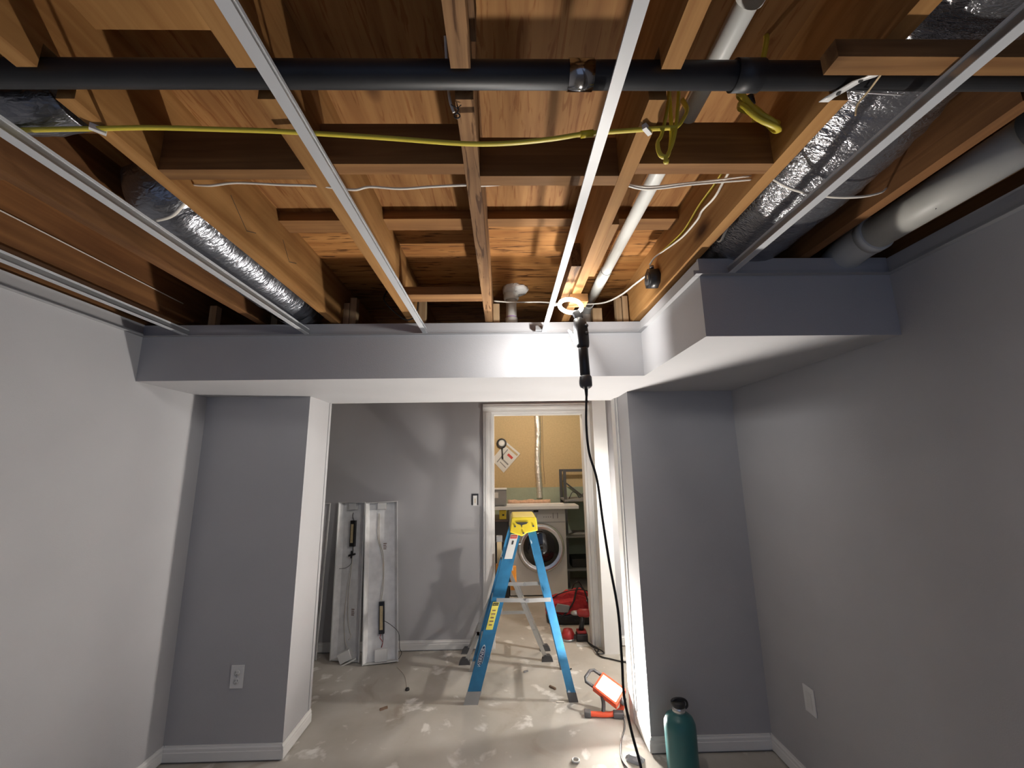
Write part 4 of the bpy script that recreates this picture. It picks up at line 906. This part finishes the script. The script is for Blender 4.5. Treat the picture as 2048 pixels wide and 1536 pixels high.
# tool bag
bag = thing('tool_bag', 'red and black tool bag on the laundry floor', 'bag', (0.70, 4.50, 0))
rs = []; rnd = random.Random(9)
prof_b = [(0.40, 0.12, 0.07), (0.42, 0.17, 0.10), (0.46, 0.215, 0.125), (0.51, 0.235, 0.135), (0.56, 0.245, 0.14), (0.61, 0.262, 0.14), (0.66, 0.270, 0.145), (0.71, 0.285, 0.145), (0.76, 0.275, 0.145), (0.81, 0.262, 0.14), (0.86, 0.245, 0.135), (0.90, 0.21, 0.125), (0.93, 0.16, 0.10), (0.945, 0.12, 0.07)]
for x, hh, dd in prof_b:
    ring = []
    for k in range(24):
        a = 2 * PI * k / 24; c_, s_ = math.cos(a), math.sin(a)
        fold = 1 + 0.05 * math.sin(7 * a + x * 40) + rnd.uniform(-.05, .05)
        top = 0.62 if s_ > 0.5 else (0.85 if s_ > 0.0 else 1)
        ring.append(Vector((x + rnd.uniform(-.006, .006), 4.50 + math.copysign(abs(c_) ** 0.65, c_) * dd * fold * top, 0.105 + (math.copysign(abs(s_) ** 0.75, s_)) * ((hh - 0.105) if s_ > 0 else 0.045) * fold)))
    rs.append(ring)
MB().rings(rs, smooth=False).build('body', REDF, bag)
rs = [[Vector((x, 4.50 + c_ * dd, z)) for c_, z in ((-1, 0.002), (1, 0.002), (1.02, zt), (-1.02, zt))] for x, dd, zt in ((0.40, 0.08, 0.10), (0.44, 0.13, 0.115), (0.56, 0.148, 0.085), (0.68, 0.152, 0.10), (0.80, 0.15, 0.12), (0.90, 0.135, 0.10), (0.945, 0.08, 0.09))]
MB().rings(rs, smooth=False).build('base', BLK, bag, 0.012)
MB().tube(smooth_path([(0.42, 4.47, 0.185), (0.52, 4.45, 0.25), (0.66, 4.445, 0.288), (0.80, 4.45, 0.282), (0.92, 4.47, 0.205)], 6), 0.011, 8, flat=0.45).build('zipper', BLK, bag)
for y in (4.352, 4.64):
    g_ = 1 if y < 4.5 else -1
    MB().tube(smooth_path([(0.50, y, 0.07), (0.575, y + 0.012 * g_, 0.10), (0.66, y + 0.03 * g_, 0.20), (0.70, y + 0.06 * g_, 0.30), (0.735, y + 0.07 * g_, 0.335), (0.775, y + 0.05 * g_, 0.30), (0.80, y + 0.02 * g_, 0.21), (0.82, y, 0.09)], 5), 0.015, 8, flat=0.45).build('handle', BLK, bag)
MB().box(0.84, 0.925, 4.350, 4.385, 0.05, 0.185).build('side_pocket', BLK, bag, 0.010)
MB().prism([(0.46, 4.352, 0.12), (0.60, 4.352, 0.11), (0.62, 4.352, 0.17), (0.50, 4.352, 0.19)], (0, 0.03, 0)).build('front_pocket', CARD, bag, 0.006)
for i in range(4): MB().bar((0.79 + 0.020 * i, 4.372, 0.205), (0.805 + 0.020 * i, 4.380, 0.245), 0.005, 0.010, (1, 0, 0)).build('white_print', LABW, bag)

dr = thing('cordless_drill', 'red and black cordless drill standing in front of the tool bag', 'drill', (0.66, 4.02, 0))
MB().box(0.615, 0.715, 3.965, 4.045, 0.001, 0.062).build('battery', BLKP, dr, 0.010)
MB().box(0.622, 0.705, 3.97, 4.04, 0.062, 0.085).build('battery_top', REDP, dr, 0.008)
MB().tube([(0.662, 4.005, 0.08), (0.672, 4.005, 0.14), (0.682, 4.01, 0.20)], [0.024, 0.020, 0.024], 14).build('grip', BLKP, dr)
MB().tube([(0.640, 4.03, 0.215), (0.66, 4.02, 0.218), (0.72, 3.99, 0.225), (0.745, 3.98, 0.228)], [0.022, 0.034, 0.036, 0.026], 18).build('motor_housing', REDP, dr)
MB().tube([(0.585, 4.055, 0.208), (0.605, 4.045, 0.21), (0.642, 4.028, 0.215)], [0.010, 0.020, 0.022], 14).build('chuck', STEEL, dr)
ts = thing('palm_tool', 'small red rounded hand tool lying left of the drill', 'tool', (0.545, 4.02, 0))
MB().lathe([(0.0, 0), (0.045, 0.002), (0.058, 0.02), (0.058, 0.05), (0.04, 0.085), (0.0, 0.095)], (0.545, 4.02, 0.0), n=22).build('housing', REDP, ts)
MB().lathe([(0.05, 0), (0.061, 0.002), (0.061, 0.018), (0.055, 0.02)], (0.545, 4.02, 0.001), n=22).build('skirt', STEEL, ts)
MB().bar((0.585, 4.0, 0.03), (0.612, 4.0, 0.03), 0.03, 0.03).build('nozzle', BLKP, ts)
tag(box(0.60, 0.80, 3.875, 3.945, 0.0005, 0.004).build('paper_scrap', LABW), 'white scrap of paper on the doorway threshold under the black cord', 'paper')
tag(MB().tube(smooth_path([(0.70, 3.95, 0.010), (0.735, 3.86, 0.009), (0.765, 3.80, 0.009), (0.74, 3.72, 0.008), (0.76, 3.66, 0.008), (0.82, 3.62, 0.008), (0.93, 3.56, 0.008), (1.2, 3.5, 0.008)], 6), 0.0055, 8).build('extension_lead', BLK), 'black cord on the floor running past the pale column', 'cord')
tag(MB().tube(smooth_path([(0.70, 3.90, 0.018), (0.72, 3.82, 0.018), (0.775, 3.755, 0.018), (0.79, 3.70, 0.016), (0.745, 3.69, 0.018), (0.73, 3.76, 0.018), (0.74, 3.80, 0.02)], 6), 0.005, 8).build('extension_lead', BLK), 'small loop of black cord at the foot of the door casing', 'cord')
tag(MB().tube(smooth_path([(0.70, 2.82, 0.03), (0.69, 2.76, 0.007), (0.635, 2.64, 0.006), (0.605, 2.54, 0.006), (0.60, 2.47, 0.006), (0.625, 2.38, 0.006), (0.72, 2.0, 0.006)], 6), 0.004, 8).build('extension_lead', BLK), 'thin dark cord on the floor running forward from the work light', 'cord')

# ------------------------------------------------------------------ floor debris
def chip(label, x, y, l, w, h, rz, m, cat='scrap', name='floor_scrap'):
    M = Matrix.Translation((x, y, 0.0005)) @ Matrix.Rotation(rz, 4, 'Z')
    mb = MB(); mb.rings([[Vector((u, v * w, z)) for v, z in ((-.5, 0), (.5, 0), (.35, h), (-.4, h * 0.8))] for u in (-l / 2, -l / 6, l / 5, l / 2)], smooth=False)
    mb.v = [Vector((v.x, v.y + 0.15 * w * math.sin(v.x * 90), v.z)) for v in mb.v]
    tag(mb.xform(M).build(name, m), label, cat)
chip('dark curled scrap on the floor left of the ladder', -0.80, 3.02, 0.05, 0.014, 0.012, 0.5, INKBR)
chip('dark splinter on the floor between the ladder feet', 0.315, 3.22, 0.055, 0.014, 0.012, -0.9, INKBR)
chip('pale screw on the floor near the ladder rear foot', 0.345, 3.04, 0.05, 0.010, 0.010, -0.2, WCAB, 'screw', 'screw')
chip('small grey bit on the floor under the ladder', 0.14, 3.46, 0.035, 0.012, 0.010, 0.3, CARD)
chip('dark nail on the floor beside the right ladder rail', 0.47, 3.47, 0.05, 0.008, 0.008, 0.6, INK, 'nail', 'nail')
chip('tiny dark bit on the floor in front of the left pier baseboard', -1.52, 2.44, 0.03, 0.012, 0.008, 0.2, INK)
tag(MB().tube([(0.355 + 0.018 * math.cos(a), 2.50 + 0.018 * math.sin(a), 0.0052) for a in [2 * PI * q / 18 for q in range(18)]], 0.0045, 8, closed=True).build('white_ring', WHITEA), 'small white plastic ring lying on the concrete floor', 'ring')
mb = MB(); rnd = random.Random(2)
ringpts = [[Vector((0.665 + r_ * math.cos(a) * (0.7 + 0.6 * rnd.random()), 2.50 + r_ * 0.8 * math.sin(a) * (0.7 + 0.6 * rnd.random()), z)) for a in [2 * PI * q / 9 for q in range(9)]] for r_, z in ((0.045, 0.001), (0.04, 0.014), (0.02, 0.026))]
tag(mb.rings(ringpts, smooth=False).build('plastic_scrap', SCRAP), 'crumpled translucent plastic scrap beside the dangling cord', 'scrap')

# ------------------------------------------------------------------ assumed laundry bulb, added for its light (above the door head, out of sight)
bl = thing('assumed_ceiling_bulb', 'assumed bare warm bulb on the laundry ceiling', 'lamp', (0.35, 4.75, 2.34))
MB().lathe([(0, 0), (0.02, 0.004), (0.032, 0.025), (0.026, 0.05), (0.014, 0.075), (0.013, 0.09), (0, 0.09)], (0.35, 4.75, 2.38), n=20).build('glass_bulb', emitter('assumed_bulb_glow', (1.0, 0.90, 0.76), LAUNDRY_W * 12), bl)
MB().cyl((0.35, 4.75, 2.47), (0.35, 4.75, ZP - 0.0005), 0.045, 20).build('socket', WHITEA, bl)

# ------------------------------------------------------------------ assumed lamp on a stand, unseen behind the right pier, added to brighten the hall
hl = thing('assumed_stand_lamp', 'assumed metal reflector lamp on a stand, unseen in the hall behind the right pier', 'lamp', (1.55, 3.06, 0))
hp_, hd = Vector((1.47, 3.04, 1.46)), Vector((-0.82, 0.10, -0.57)).normalized()
MB().lathe([(0.030, -0.10), (0.034, -0.04), (0.060, 0.0), (0.105, 0.06), (0.125, 0.11), (0.1265, 0.11), (0.107, 0.058), (0.062, -0.003), (0.036, -0.043), (0.032, -0.10)], hp_, hd, 32).build('reflector', ALU, hl)
MB().lathe([(0, 0.075), (0.020, 0.07), (0.034, 0.045), (0.030, 0.015), (0.016, -0.02), (0.014, -0.05), (0, -0.05)], hp_, hd, 24).build('glass_bulb', emitter('assumed_hall_bulb_glow', (1.0, 0.94, 0.86), ASSUMED_HALL_LAMP), hl)
MB().cyl(hp_ - hd * 0.10, hp_ - hd * 0.17, 0.024, 16).build('socket', BLKP, hl)
MB().tube([hp_ - hd * 0.15, (1.58, 3.04, 1.60), (1.58, 3.04, 1.50)], 0.010, 8).build('arm', STEEL, hl)
MB().cyl((1.58, 3.04, 0.02), (1.58, 3.04, 1.62), 0.012, 12).build('pole', STEEL, hl)
for a in (0.4, 2.5, 4.6): MB().bar((1.58, 3.04, 0.30), (1.53 + 0.08 * math.cos(a), 3.08 + 0.16 * math.sin(a), 0.012), 0.018, 0.018).build('leg', BLKP, hl)
